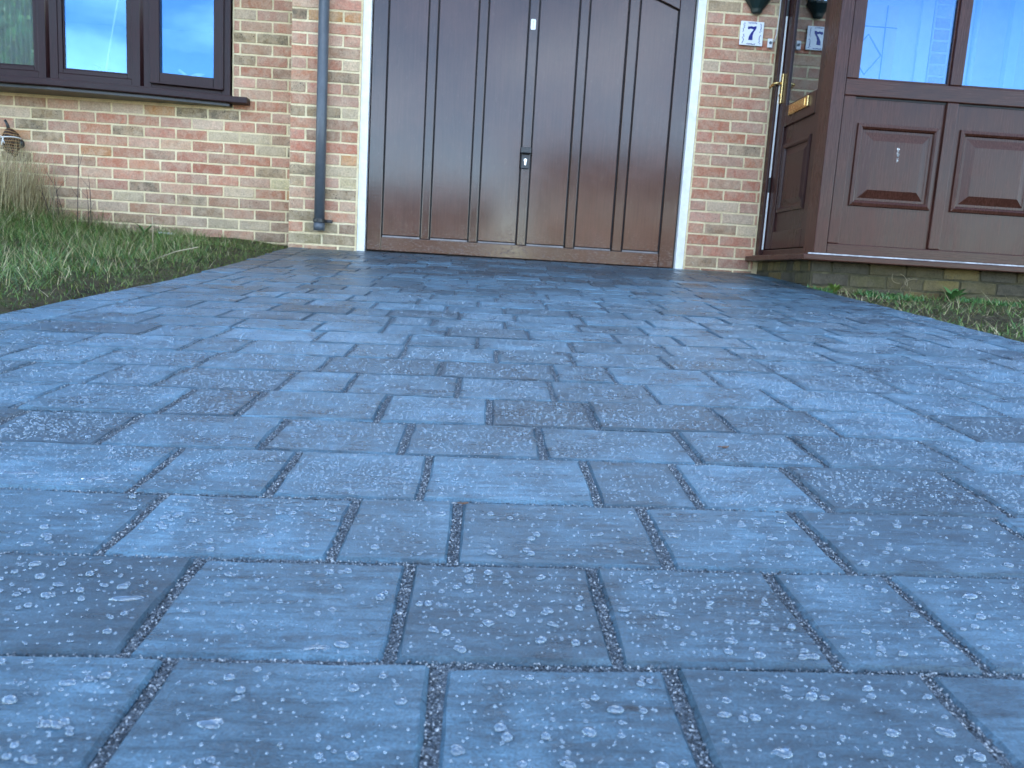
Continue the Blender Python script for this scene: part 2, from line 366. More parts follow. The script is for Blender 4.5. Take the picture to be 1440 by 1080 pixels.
def strip(name, x0, x1, y0, y1, dz, mat, thick=.05):
    z = Zd(0, -5)-.09+dz
    return part(name, MB().box(x0, x1, y0, y1, z-thick, z), mat)
struct(strip('road', -120, 120, -13.2, -7.4, .03, M_asph)); struct(strip('pavement', -120, 120, -7.2, -5.2, .13, M_kerb, .2))
struct(strip('kerb', -120, 120, -7.4, -7.2, .12, M_kerb, .2)); struct(strip('far_pavement', -120, 120, -15.2, -13.2, .13, M_kerb, .2))

# ------------------------------------------------------------------ driveway with pavers
drive = part('driveway', MB().add([(x, y, Zd(x, y)-.0042) for y in np.linspace(-4.4, 5.42, 80) for x in np.linspace(EL(y)+.004, ER(y)-.004, 24)],
        [(j*24+i, j*24+i+1, (j+1)*24+i+1, (j+1)*24+i) for j in range(79) for i in range(23)]), M_sand, smooth=True)
struct(drive)
BW = .148
inL = lambda y: EL(y)+BW
inR = lambda y: ER(y)-BW
rowY = {0: .522, 1: .682, 2: .838, 3: 1.0, 4: 1.157, 5: 1.325, 6: 1.49}
def ry(k): return rowY[k] if k in rowY else (1.49+(k-6)*.1622 if k > 6 else .522+k*.16)
known = {-1: [-.208,-.018,.150,.340], 0: [-.244,-.054,.114,.280,.393], 1: [-.339,-.129,-.016,.191,.364], 2: [-.381,-.230,-.059,.144,.263,.414,.630],
         3: [-.499,-.286,-.099,.093,.306,.482,.689], 4: [-.696,-.485,-.365,-.153,.019,.189,.405,.576,.795], 5: [-.679,-.561,-.349,-.234,-.038,.135,.322]}
WID = [.117, .17, .21, .215, .235, .19, .21, .235]
pavers = []                         # x0,x1,y0,y1 (outer joint centre lines), border flag
for k in range(-31, 33):
    y0, y1 = ry(k), min(ry(k+1), 5.41)
    if y1-y0 < .05: continue
    ym = (y0+y1)/2; a, b = inL(ym), inR(ym)
    j = list(known.get(k, []))
    if not j: j = [random.uniform(-.15, .15)]
    while j[0] > a: j.insert(0, j[0]-random.choice(WID))
    while j[-1] < b: j.append(j[-1]+random.choice(WID))
    j = [q for q in j if a+.06 < q < b-.06]; j = [a]+j+[b]
    for p, q in zip(j, j[1:]): pavers.append((p, q, y0, y1, 0))
for side in (0, 1):
    y = -4.4
    while y < 5.3:
        d = random.choice([.21, .24, .17]); y2 = min(y+d, 5.38)
        if side == 0: pavers.append((EL((y+y2)/2), inL((y+y2)/2), y, y2, 1))
        else: pavers.append((inR((y+y2)/2), ER((y+y2)/2), y, y2, 1))
        y = y2
def cproj(p):
    d = Vector(p); z = d.dot(fw)
    if z < .05: return None
    return 720+1081*d.dot(rt)/z, 540-1081*d.dot(up)/z
def warea(x0, x1, y0, y1):
    P = [cproj((x, y, Zd(x, y))) for x, y in ((x0,y0),(x1,y0),(x1,y1),(x0,y1))]
    if any(p is None for p in P): return 0
    if max(p[0] for p in P) < 0 or min(p[0] for p in P) > 1440 or min(p[1] for p in P) > 1080: return 0
    P = [(min(1440, max(0, p[0])), min(1080, max(0, p[1]))) for p in P]
    return abs(sum(P[i][0]*P[(i+1) % 4][1]-P[(i+1) % 4][0]*P[i][1] for i in range(4)))/2
order = sorted(range(len(pavers)), key=lambda i: -warea(*pavers[i][:4]))
solo = set(i for i in order[:298] if warea(*pavers[i][:4]) > 0)
TONES = [((.60,.61,.62), 1.6), ((.80,.81,.82), 2), ((.98,.99,1.0), 4), ((1.14,1.14,1.15), 3), ((1.32,1.31,1.32), 1.6)]
def paver_mesh(mb, hx, hy, cx=0, cy=0, zf=None, n=None):
    """riven slab: irregular arrised outline, chamfered top"""
    nx, ny = (5, 4) if n is None else n
    ou = []
    for i in range(nx): ou.append((-hx+2*hx*i/nx, -hy))
    for i in range(ny): ou.append((hx, -hy+2*hy*i/ny))
    for i in range(nx): ou.append((hx-2*hx*i/nx, hy))
    for i in range(ny): ou.append((-hx, hy-2*hy*i/ny))
    jit = [(x+random.uniform(-.0013, .0013), y+random.uniform(-.0013, .0013)) for x, y in ou]
    z = zf or (lambda x, y: 0); N_ = len(ou)
    rings = [(1.0, -.04), (1.0, -.004), (None, 0)]
    v = []
    for sc, dz in rings:
        for (x, y) in jit:
            if sc is None:
                ch = random.uniform(.0022, .0042); x2 = x-math.copysign(min(ch, abs(x)), x)*(abs(abs(x)-hx) < .003); y2 = y-math.copysign(min(ch, abs(y)), y)*(abs(abs(y)-hy) < .003)
                v.append((cx+x2, cy+y2, z(cx+x2, cy+y2)+random.uniform(-.0006, .0004)))
            else: v.append((cx+x, cy+y, z(cx+x, cy+y)+dz))
    f = []
    for r in range(2):
        for i in range(N_):
            a = r*N_+i; b = r*N_+(i+1) % N_; f.append((a, b, b+N_, a+N_))
    f.append(tuple(2*N_+i for i in range(N_)))
    mb.add(v, f)
far = MB(); fardark = MB(); pinfo = []
for i, (x0, x1, y0, y1, bd) in enumerate(pavers):
    jx = (random.uniform(.0080, .0108) if y0 < 1.3 else random.uniform(.0055, .0080)) if not bd else .006; jy = (random.uniform(.0056, .0072) if y0 < 1.3 else random.uniform(.0040, .0055)) if not bd else .007
    near = y0 < 1.2
    hx, hy = (x1-x0-jx)/2, (y1-y0-jy)/2; cx, cy = (x0+x1)/2, (y0+y1)/2
    if hx < .015 or hy < .015: continue
    dz = random.uniform(-.0013, .0013); tx, ty = random.uniform(-.006, .006), random.uniform(-.006, .006)
    zc = Zd(cx, cy)+dz
    sx = S_ if True else 0; kx = .021*(1-max(0, cy)/6.6)
    gx, gy = kx+tx, S_+ty
    pinfo.append((cx, cy, hx, hy, zc, gx, gy))
    zf = lambda x, y, cx=cx, cy=cy, zc=zc, gx=gx, gy=gy: zc+gx*(x-cx)+gy*(y-cy)
    if i in solo:
        mb = MB(); paver_mesh(mb, hx, hy, 0, 0, lambda x, y, gx=gx, gy=gy: gx*x+gy*y)
        me = mb.mesh('paver'); me.materials.append(M_pav)
        o = link('paver', me, drive, (cx, cy, zc))
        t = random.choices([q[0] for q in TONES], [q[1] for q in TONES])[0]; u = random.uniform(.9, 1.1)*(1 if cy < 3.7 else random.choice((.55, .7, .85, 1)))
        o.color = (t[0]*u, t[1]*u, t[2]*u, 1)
    else: paver_mesh(fardark if cy > 3.6 and random.random() < .8 else far, hx, hy, cx, cy, zf, (1, 1))  # most joined pavers near the garage take the darker stone
stuff(part('paver_field', far, M_pavfar, drive)); stuff(part('dark_paver_field', fardark, M_pavdark, drive))

# grit in the near joints
def inst_mesh(name, tv, tf, P, Sx, Sy, Sz, rot, tilt, mat, parent=None, smooth=False):
    """many copies of a small template joined into one mesh, vectorised"""
    tv = np.asarray(tv, float); n = len(P); k = len(tv)
    c, s = np.cos(rot)[:, None], np.sin(rot)[:, None]
    X = tv[None, :, 0]*Sx[:, None]; Y = tv[None, :, 1]*Sy[:, None]; Z = tv[None, :, 2]*Sz[:, None]
    x = X*c-Y*s; y = X*s+Y*c; z = Z+x*tilt[:, 0:1]+y*tilt[:, 1:2]
    V = np.stack([x, y, z], -1)+P[:, None, :]
    tris = np.asarray(tf, np.int32); F = (tris[None]+(np.arange(n)*k)[:, None, None]).reshape(-1, 3)
    me = bpy.data.meshes.new(name); me.vertices.add(n*k); me.vertices.foreach_set('co', V.reshape(-1).astype(np.float32))
    me.loops.add(F.size); me.loops.foreach_set('vertex_index', F.reshape(-1).astype(np.int32))
    me.polygons.add(len(F)); me.polygons.foreach_set('loop_start', np.arange(0, F.size, 3, dtype=np.int32))
    me.polygons.foreach_set('loop_total', np.full(len(F), 3, np.int32))
    if smooth: me.polygons.foreach_set('use_smooth', np.ones(len(F), bool))
    me.update(calc_edges=True); me.validate(); me.materials.append(mat)
    return link(name, me, parent)
G = []
for i, (x0, x1, y0, y1, bd) in enumerate(pavers):
    if bd or y0 > 1.9 or y1 < .2 or warea(x0, x1, y0, y1) <= 0: continue
    dens = 5.2e4 if y0 < 1.0 else 2.6e4
    for (ax0, ax1, ay0, ay1) in ((x0-.005, x0+.005, y0, y1), (x0, x1, y0-.0035, y0+.0035)):
        n = int((ax1-ax0)*(ay1-ay0)*dens*4.5)
        q = rng.random((n, 2)); X = ax0+q[:, 0]*(ax1-ax0); Y = ay0+q[:, 1]*(ay1-ay0)
        G += [(a, b, Zd(a, b)-.0038+random.uniform(0, .0022)) for a, b in zip(X, Y)]
G = np.array(G); n = len(G); sz = rng.uniform(.0005, .0012, n)
octv = [(1,0,0),(-1,0,0),(0,1,0),(0,-1,0),(0,0,1),(0,0,-1)]; octf = [(0,2,4),(2,1,4),(1,3,4),(3,0,4),(2,0,5),(1,2,5),(3,1,5),(0,3,5)]
stuff(inst_mesh('joint_grit', octv, octf, G, sz*rng.uniform(.7, 1.4, n), sz*rng.uniform(.7, 1.3, n), sz*rng.uniform(.6, 1.1, n), rng.uniform(0, 6.28, n), rng.uniform(-.5, .5, (n, 2)), M_grit, drive))

# rain drops standing on the pavers
def dome(seg, rings):
    v = []; f = []
    for r, z in rings:
        for k in range(seg): a = 2*math.pi*k/seg; v.append((r*math.cos(a), r*math.sin(a), z))
    v.append((0, 0, 1)); m_ = len(rings)
    for j in range(m_-1):
        for k in range(seg):
            a = j*seg+k; b = j*seg+(k+1) % seg; f += [(a, b, b+seg), (a, b+seg, a+seg)]
    for k in range(seg): f.append(((m_-1)*seg+k, (m_-1)*seg+(k+1) % seg, len(v)-1))
    return v, f
big, small, tiny = [], [], []
for (cx, cy, hx, hy, zc, gx, gy) in pinfo:
    if cy < .28 or cy > 5.3: continue
    p = cproj((cx, cy, zc))
    if p is None or p[0] < -160 or p[0] > 1600: continue
    area = 4*hx*hy; level = random.uniform(.55, 1.35)*(1 if cy < 2.7 else max(.06, 1-(cy-2.7)/1.8))
    if cy < 1.75:
        nb = np.random.default_rng(int(cx*1e4+cy*1e6) & 0xffffff).poisson(area*3000*level*(1 if cy < .85 else 1.3)); nsml = rng.poisson(area*17000*level*(.5 if cy < .8 else 1.2))
    elif cy < 3: nb = rng.poisson(area*1300*level); nsml = rng.poisson(area*34000*level)
    else: nb = rng.poisson(area*300*level); nsml = rng.poisson(area*15000*level)
    for lst, n, lo, hi, e in ((big, nb, .0014, .0047 if cy < .85 else .0037, 2.8), (small if cy < 1.7 else tiny, nsml, .0006 if cy < 1.7 else .0005, .0017 if cy < 1.7 else .0013, 1.5)):
        if n and lst is not big:
            gx_ = max(1, int(round(math.sqrt(n*hx/hy)))); gy_ = max(1, int(round(n/gx_))); n = gx_*gy_; ii = np.arange(n)
            u = (np.stack([(ii % gx_)/gx_, (ii//gx_)/gy_], -1)+rng.random((n, 2))*np.array([.95/gx_, .95/gy_]))*2-1
        else: u = rng.random((n, 2))*2-1
        r = lo+(hi-lo)*rng.random(n)**e
        for (a, b), rr in zip(u, r):
            x = a*(hx-.006-rr); y = b*(hy-.006-rr); lst.append((cx+x, cy+y, zc+gx*x+gy*y, rr, gx, gy))
def drops(name, L, tmpl, elong, mat=None):
    A = np.array(L); n = len(A); r = A[:, 3]; el = 1+elong*rng.random(n)**3*np.clip(r/.002, .3, 1.6)
    P = A[:, :3].copy(); P[:, 2] -= .0002
    return inst_mesh(name, *tmpl, P, r*el, r/np.sqrt(el)*rng.uniform(.85, 1.1, n), np.minimum(r*rng.uniform(.66, .92, n), .0036), rng.normal(0, .35, n), A[:, 4:6], mat or M_water, None, True)
o = drops('rain_drops', big, dome(12, [(1, 0), (.985, .22), (.88, .55), (.6, .85)]), .35); stuff(o, 'scattered round rain drops standing on the grey pavers', 'water')
o = drops('fine_rain_beads', small, dome(6, [(1, 0), (.7, .68)]), .3, M_bead); stuff(o, 'fine mist of tiny water beads across the pavers', 'water')
o = drops('far_rain_beads', tiny, dome(5, [(1, 0)]), .3, M_beadfar); stuff(o, 'sparkling haze of tiny beads on the paving towards the garage', 'water')
# larger merged pools
pm = MB()
for (px, py, ln, wd) in ((-.275,.600,.013,.0028),(-.155,.448,.008,.005),(.45,.64,.007,.005),(-.52,.88,.020,.0035),(-.11,.537,.011,.0022),(.20,.43,.007,.005),(-.43,.87,.014,.0028)):
    cand = [q for q in pinfo if abs(px-q[0]) < q[2] and abs(py-q[1]) < q[3]]
    if not cand: continue
    cx, cy, hx, hy, zc, gx, gy = cand[0]
    t, f = dome(14, [(1, 0), (.94, .5), (.72, .85)])
    out = []
    for (a, b, c) in t:
        wob = 1+.16*math.sin(3*math.atan2(b, a)+px*90)+.1*math.sin(5*math.atan2(b, a)+py*70)
        x = a*ln*wob; y = b*wd*wob+.12*x; out.append((px+x, py+y, zc+gx*(px+x-cx)+gy*(py+y-cy)-.0002+c*.0026))
    pm.add(out, f)
o = part('merged_rain_pools', pm, M_water, smooth=True); stuff(o, 'larger elongated drops run together on the nearest pavers', 'water')
#MAIN2
# ------------------------------------------------------------------ brickwork
BC = {}
def brick_mesh(wd, ht, var):
    key = (round(wd/.003), round(ht/.003), var)
    if key in BC: return BC[key]
    st = random.getstate(); random.seed(hash(key) & 0xffff)
    hx, hz = wd/2, ht/2; nx = max(1, min(5, int(wd/.045))); ou = []
    for i in range(nx): ou.append((-hx+2*hx*i/nx, -hz))
    ou += [(hx, -hz), (hx, 0)]
    for i in range(nx): ou.append((hx-2*hx*i/nx, hz))
    ou += [(-hx, hz), (-hx, 0)]
    ou = [(x+random.uniform(-.0018, .0018), z+random.uniform(-.0015, .0015)) for x, z in ou]; n = len(ou)
    v = [(x, .03, z) for x, z in ou]+[(x, -.0008, z) for x, z in ou]
    v += [(x*(1-.0022/hx), -.0030+random.uniform(-.0012, .0008), z*(1-.0022/hz)) for x, z in ou]
    f = [(r*n+i, r*n+(i+1) % n, (r+1)*n+(i+1) % n, (r+1)*n+i) for r in range(2) for i in range(n)]+[tuple(2*n+i for i in range(n))]
    me = MB().add(v, f).mesh('brick'); me.materials.append(M_brick); BC[key] = me; random.setstate(st)
    return me
PAL = [((.43,.16,.095), .05, 3.2), ((.46,.20,.13), .1, 3.4), ((.50,.29,.20), .15, 3.2), ((.36,.26,.15), .7, 1.8), ((.25,.19,.11), .95, 1.4), ((.58,.46,.31), .15, 2.0), ((.34,.19,.125), .35, 1.2), ((.50,.24,.09), .05, .7), ((.60,.51,.29), .25, .4)]
PAL_LOW = [((.33,.22,.145), .4, 2), ((.28,.20,.13), .5, 1.6), ((.38,.20,.13), .3, 2), ((.42,.35,.24), .3, 1.2)]
PAL_RED = [((.44,.155,.09), .05, 4), ((.47,.20,.13), .1, 4), ((.51,.29,.20), .15, 3), ((.37,.25,.15), .5, 1.0), ((.60,.48,.33), .1, .9)]
PAL_BASE = [((.13,.098,.036), .5, 2), ((.08,.068,.03), .6, 2), ((.05,.045,.03), .7, 2)]
def pick(pal):
    c, s, _ = random.choices(pal, [p[2] for p in pal])[0]; u = random.uniform(.85, 1.12)
    if pal is not PAL_BASE: c = tuple(k*(.76*a+.24*b) for a, b, k in zip(c, (.44,.25,.15), (1.02, 1.01, 1.0)))
    return (c[0]*u, c[1]*u*random.uniform(.94, 1.06), c[2]*u, s)
def lay(parent, rows, yf, pal, zmax=9, axis='y', zlow=None, lowpal=None, xview=(-99, 99)):
    """rows: list of (z0, z1, [(u0,u1)...]) brick cells incl. half joints; bricks in view are single objects, others joined"""
    rest = MB()
    for z0, z1, cells in rows:
        for a, b in cells:
            wd, ht = b-a-.0125, z1-z0-.0125
            if wd < .008 or ht < .012: continue
            cu, cz = (a+b)/2, (z0+z1)/2
            if cz < zmax and xview[0] < cu < xview[1]:
                me = brick_mesh(wd, ht, random.randrange(3))
                loc = (cu, yf+.0055+random.uniform(-.0012, .0012), cz) if axis == 'y' else (yf+.0055+random.uniform(-.0012, .0012), cu, cz)
                ob = link('brick', me, parent, loc)
                ob.rotation_euler = (random.uniform(-.006, .006), random.uniform(-.005, .005), (0 if axis == 'y' else -math.pi/2)+random.uniform(-.006, .006))
                p = lowpal if (zlow is not None and cz < zlow and random.random() < .85) else pal
                ob.color = pick(p)
                if pal is PAL_BASE: ob.material_slots[0].link = 'OBJECT'; ob.material_slots[0].material = M_brickbase
            else:
                if axis == 'y': rest.box(cu-wd/2, cu+wd/2, yf, yf+.03, cz-ht/2, cz+ht/2)
                else: rest.box(yf, yf+.03, cu-wd/2, cu+wd/2, cz-ht/2, cz+ht/2)
    if rest.v: stuff(part('brick_courses', rest, M_brickfar, parent, .002, seg=1))
def cells(a, b, phase, pitch):
    x = phase+math.floor((a-phase)/pitch)*pitch; out = []
    while x < b:
        lo, hi = max(x, a), min(x+pitch, b)
        if hi-lo > .028: out.append((lo, hi))
        x += pitch
    return out
def minus(iv, holes):
    out = [iv]
    for h0, h1 in holes:
        nx = []
        for a, b in out:
            if h1 <= a or h0 >= b: nx.append((a, b)); continue
            if h0 > a: nx.append((a, h0))
            if h1 < b: nx.append((h1, b))
        out = nx
    return out

house = thing('house', 'red multi brick house with brown garage door and dark framed bow window', 'house', (0, 5.4, .07))
YW, YP = 5.72, 5.36
# bow window corner points (plan)
BP = [(-1.844, 5.70), (-2.414, 5.60), (-3.007, 5.54), (-3.60, 5.54), (-4.193, 5.60), (-4.763, 5.70)]
WZ0, WZ1 = 1.082, 2.30
# left wall
lw = MB(); m0 = YW+.0055
lw.box(-5.8, -1.25, m0, m0+.2, -.35, 1.03).box(-5.8, -4.77, m0, m0+.2, 1.03, 2.34).box(-1.842, -1.25, m0, m0+.2, 1.03, 2.34).box(-5.8, -1.25, m0, m0+.2, 2.34, 2.62)
wall_l = part('front_wall', lw, M_mortar, house)
rows = []
for n in range(-15, 24):
    z0 = .848+.0757*n
    ph = -1.678 if n % 2 == 0 else -1.567
    cs = []
    zm = z0+.038
    for a, b in minus((-5.8, -1.26), [(-4.775, -1.838)] if 1.03 < zm < 2.34 else ([(-4.86, -1.712)] if .99 < zm <= 1.03 else [])):
        cs += cells(a, b, ph, .2225)
    rows.append((z0, z0+.0757, cs))
lay(wall_l, rows, YW, PAL, 1.78, zlow=.42, lowpal=PAL_LOW, xview=(-3.85, -1.2))
# left pier
pl = part('garage_pier', MB().box(-1.3445, -.885, YP+.0055, 5.7, -.3, 2.12), M_mortar, house)
rows = []
for n in range(-14, 15):
    z0 = 1.0+.0757*n
    c = [(-1.35, -1.2435), (-1.2435, -1.009), (-1.009, -.892)] if n % 2 else [(-1.35, -1.121), (-1.121, -.892)]
    rows.append((z0, z0+.0757, c))
lay(pl, rows, YP, PAL, 1.75, zlow=.30, lowpal=PAL_LOW+[((.24,.21,.11), .3, 3)])
# right pier running on behind the porch
pr = part('entrance_wall', MB().box(1.375, 1.93, YP+.0055, 5.6, -.3, 2.12).box(2.92, 3.04, YP+.0055, 5.6, -.3, 2.12).box(3.96, 4.4, YP+.0055, 5.6, -.3, 2.62).box(1.93, 2.92, YP+.0055, 5.6, -.3, .2).box(3.04, 3.96, YP+.0055, 5.6, -.3, 1.0), M_mortar, house)
rows = []
for n in range(-4, 27):
    z0 = .095+.0763*n
    c = [(1.38, 1.497), (1.497, 1.725), (1.725, 1.862)] if n % 2 else [(1.38, 1.61), (1.61, 1.838), (1.838, 1.866)]
    if z0 > 0: c += [(2.925, 3.04)]
    rows.append((z0, z0+.0763, c))
lay(pr, rows, YP, PAL_RED, 1.97, zlow=.2, lowpal=[((.24,.11,.075), .2, 1), ((.28,.13,.09), .2, 1)])
hd = part('lintel_wall', MB().box(-1.3445, 4.4, YP+.0055, 5.62, 2.125, 2.62), M_mortar, house)
rows = [(2.125+.0757*n, 2.125+.0757*(n+1), cells(-1.35, 4.4, .11*(n % 2), .225)) for n in range(6)]
lay(hd, rows, YP, PAL, -9)
# rest of the house: sides, back, gables, roof, room behind the bow window
part('side_wall', MB().box(-5.8, -5.55, 5.95, 13.4, -.4, 2.62), M_wallfar, house); part('side_wall', MB().box(8.75, 9.0, 5.65, 13.4, -.4, 2.62), M_wallfar, house); part('end_wall', MB().box(4.401, 9.0, YP+.004, 5.62, -.4, 2.62), M_wallfar, house)
part('rear_wall', MB().box(-5.8, 9.0, 13.4, 13.65, -.4, 2.62), M_wallfar, house)
for x in (-5.75, 8.8): part('gable', MB().prism([(5.75, 2.62), (13.6, 2.62), (9.6, 5.15)], x, x+.15, 'x'), M_wallfar, house)
rf = MB(); rf.prism([(5.02, 2.50), (9.6, 5.38), (14.2, 2.50), (14.2, 2.38), (9.6, 5.24), (5.02, 2.38)], -6.1, 9.3, 'x'); part('roof', rf, M_tile, house)
part('soffit', MB().box(-6.05, 9.25, 5.04, 5.9, 2.44, 2.455), M_white, house); part('fascia', MB().box(-6.1, 9.3, 5.0, 5.02, 2.36, 2.5), M_white, house)
part('room', MB().box(-5.5, -1.5, 9.2, 9.3, .2, 2.45).box(-5.5, -5.4, 5.95, 9.2, .2, 2.45).box(-1.6, -1.5, 5.95, 9.2, .2, 2.45).box(-5.5, -1.5, 5.95, 9.2, 2.42, 2.5), M_room, house)
part('room_floor', MB().box(-5.5, -1.5, 5.95, 9.2, .15, .2), M_carpet, house)
part('window_board', MB().prism([(-1.85, 5.86), (-1.85, 5.74), (-2.41, 5.66), (-3.0, 5.60), (-3.6, 5.60), (-4.19, 5.66), (-4.76, 5.74), (-4.76, 6.05), (-1.85, 6.05)], 1.05, 1.078, 'z'), M_whitep, house)

# ------------------------------------------------------------------ bow window (part of the house)
def seg_xf(p, q):      # local u from q(left) .. p(right), facing -Y
    d = Vector((p[0]-q[0], p[1]-q[1], 0)); L = d.length; a = math.atan2(d.y, d.x)
    return Matrix.Translation((q[0], q[1], 0)) @ Matrix.Rotation(a, 4, 'Z'), L
def frame4(mb, x0, x1, z0, z1, w, y0, y1, wb=None):
    wb = wb or w
    mb.box(x0, x0+w, y0, y1, z0, z1).box(x1-w, x1, y0, y1, z0, z1).box(x0+w, x1-w, y0+.0004, y1, z0, z0+wb).box(x0+w, x1-w, y0+.0004, y1, z1-w, z1)
bow = None
SEGS = [(.052, True), (.052, False), (.058, False), (.052, False), (.052, True)]
for i in range(5):
    mx_, L = seg_xf(BP[i], BP[i+1]); fwid, opening = SEGS[i]
    mb = MB(); frame4(mb, .004, L-.004, WZ0, WZ1, .06, -.002, .07, .05)
    f_ob = part('bow_window' if i == 0 else 'outer_frame', mb.xform(mx_), M_bow, bow or house, .004)
    if bow is None: bow = f_ob
    if opening:
        mb = MB(); frame4(mb, .052, L-.046, WZ0+.04, WZ1-.05, .066, -.022, .05, .07); frame4(mb, .108, L-.102, WZ0+.1, WZ1-.11, .012, -.012, .03)
        part('casement_sash', mb.xform(mx_), M_bow, bow, .005); gz = WZ0+.10; g0, g1 = .116, L-.11
        part('weather_bar', MB().box(.056, L-.05, -.034, -.02, WZ0+.034, WZ0+.046).xform(mx_), M_bow_h, bow, .003)
    else:
        mb = MB(); a, b = (.062, L-.062); frame4(mb, a, b, WZ0+.05, WZ1-.06, .03, .004, .05); frame4(mb, a+.03, b-.03, WZ0+.08, WZ1-.09, .010, .014, .05)
        part('glazing_bead', mb.xform(mx_), M_bow, bow, .004); gz = WZ0+.075; g0, g1 = .09, L-.09
    part('pane', MB().box(g0, g1, .024, .030, gz, WZ1-.09).xform(mx_), M_glass, bow)
    if i < 4:
        part('mullion', MB().tube([(BP[i+1][0], BP[i+1][1]+.016, WZ0), (BP[i+1][0], BP[i+1][1]+.016, WZ1)], .022, 10), M_bow, bow, 0, True)
sp = [(-1.715, YW+.004)]; sp += [(-1.715, 5.645), (-1.80, 5.64)]+[(x, y-.062) for x, y in BP[1:5]]+[(-4.8, 5.64), (-4.89, 5.645), (-4.89, YW+.004)]
part('sill', MB().prism(sp, 1.034, 1.078, 'z'), M_bow_h, bow, .006)
part('sill_upstand', MB().prism([(-1.84, 5.73)]+[(x, y-.016) for x, y in BP]+[(-4.77, 5.73)], 1.0785, 1.092, 'z'), M_bow_h, bow, .003)
part('sill_soffit', MB().prism([(-1.84, YW+.003)]+[(x, y-.03) for x, y in BP[:]]+[(-4.77, YW+.003)], 1.014, 1.0335, 'z'), M_black, bow)
part('window_head', MB().prism([(-1.75, YW+.003)]+[(x, y-.05) for x, y in BP]+[(-4.86, YW+.003)], 2.30, 2.36, 'z'), M_bow_h, bow)

# things on the window board
t = thing('potted_plant', 'white bowl pot with a thin pale stem behind the middle window pane', 'plant pot', (-2.76, 5.80, 1.079))
part('pot', MB().lathe([(.05, 0), (.075, .02), (.092, .075), (.098, .095), (.09, .095), (.082, .08)], (-2.76, 5.80, 1.079), 20), M_whitep, t, smooth=True)
part('stem', MB().tube([(-2.76, 5.80, 1.16), (-2.73, 5.79, 1.30), (-2.69, 5.78, 1.48), (-2.655, 5.78, 1.66), (-2.62, 5.78, 1.86)], .006, 6), M_whitep, t, smooth=True)
def leafmesh(mb, root, dirv, ln, wd, droop, n=5, fold=.25):
    d = Vector(dirv).normalized(); sd_ = d.cross(Vector((0,0,1))); sd_ = sd_.normalized() if sd_.length > .01 else Vector((1,0,0))
    p = Vector(root); vs_ = []; prof = [.25, .75, 1, .85, .5, .06]
    for k in range(n+1):
        wv = wd*prof[min(5, int(round(k*5/n)))]; upv = sd_.cross(d)
        vs_ += [p-sd_*wv+upv*wv*fold, p+Vector((0,0,0)), p+sd_*wv+upv*wv*fold]
        p = p+d*(ln/n); d = (d+Vector((0,0,-droop/n))).normalized()
    f = []
    for k in range(n):
        a = 3*k; f += [(a, a+1, a+4, a+3), (a+1, a+2, a+5, a+4)]
    mb.add(vs_, f)
for k in range(6):
    a = k*1.05+.3; lm = MB(); leafmesh(lm, (-2.76, 5.80, 1.165), (math.cos(a)*.8, math.sin(a)*.4, .9), .13, .02, 1.6); part('leaf', lm, M_weed, t)
t = thing('bird_ornament', 'small white bird ornament on the sill inside the right window pane', 'ornament', (-2.13, 5.84, 1.079))
pts = []
part('body', MB().lathe([(.01, .10), (.026, .115), (.034, .135), (.028, .155), (.012, .17)], (-2.13, 5.84, 1.079), 12, 1.8, .9), M_whitep, t, smooth=True)
part('tail', MB().prism([(-2.19, 1.235), (-2.25, 1.275), (-2.262, 1.262), (-2.19, 1.21)], 5.83, 5.85), M_whitep, t, .004)
part('wing', MB().prism([(-2.15, 1.24), (-2.11, 1.25), (-2.06, 1.245), (-2.10, 1.222)], 5.806, 5.814), M_whitep, t, .003)
part('stand', MB().lathe([(.03, 0), (.03, .008), (.006, .012), (.006, .108)], (-2.13, 5.84, 1.079), 10), M_whitep, t, smooth=True)
def curtain(name, label, x0, x1, y, mat, z0=1.1, z1=2.3, amp=.022, n=70, waves=11):
    v = []; 
    for s_ in (0, .004):
        for k in range(n+1):
            x = x0+(x1-x0)*k/n; yy = y+amp*math.sin(k/n*waves*6.283)+.3*amp*math.sin(k*.9)+s_
            v += [(x, yy, z0), (x, yy, z1)]
    m_ = 2*(n+1); f = []
    for k in range(n):
        a = 2*k; f += [(a, a+2, a+3, a+1), (m_+a, m_+a+1, m_+a+3, m_+a+2)]
    o = part(name, MB().add(v, f), mat, smooth=True); tag(o, label, 'curtain'); return o
curtain('curtain', 'yellowish curtain hanging behind the left pane of the bow window', -4.0, -3.40, 5.66, M_fabric)
curtain('net_curtain', 'grey net curtain behind the left pane of the bow window', -3.40, -3.03, 5.66, M_net, amp=.008)

# ------------------------------------------------------------------ garage door (part of the house)
YD = 5.42
gd = part('garage_door', MB().box(-.828, 1.318, YD+.022, YD+.05, .078, 2.08), M_shade_rubber, house)  # black backing puts the shade of the panel grooves into the colour
ST = [-.455, -.399, -.125, -.069, .208, .268, .545, .605, .874, .942]; PX0, PX1 = -.728, 1.211
GX0, GX1, ZR = -.826, 1.314, .172
arch = lambda x: 1.788+.20*(1-((x-(PX0+PX1)/2)/((PX1-PX0)/2))**2)
part('stile', MB().box(GX0, PX0, YD, YD+.023, .08, 2.078), M_gs, gd, .004); part('stile', MB().box(PX1, GX1, YD, YD+.023, .08, 2.078), M_gs, gd, .004)
part('bottom_rail', MB().box(PX0+.0015, PX1-.0015, YD+.0006, YD+.023, .08, ZR), M_gr, gd, .004)
ap = [(PX0+.0015, 2.078)]+[(PX0+.0015+(PX1-PX0-.003)*k/24, arch(PX0+(PX1-PX0)*k/24)) for k in range(25)]+[(PX1-.0015, 2.078)]
part('arched_top_rail', MB().prism(ap[::-1], YD+.0006, YD+.023), M_gr, gd, .004)
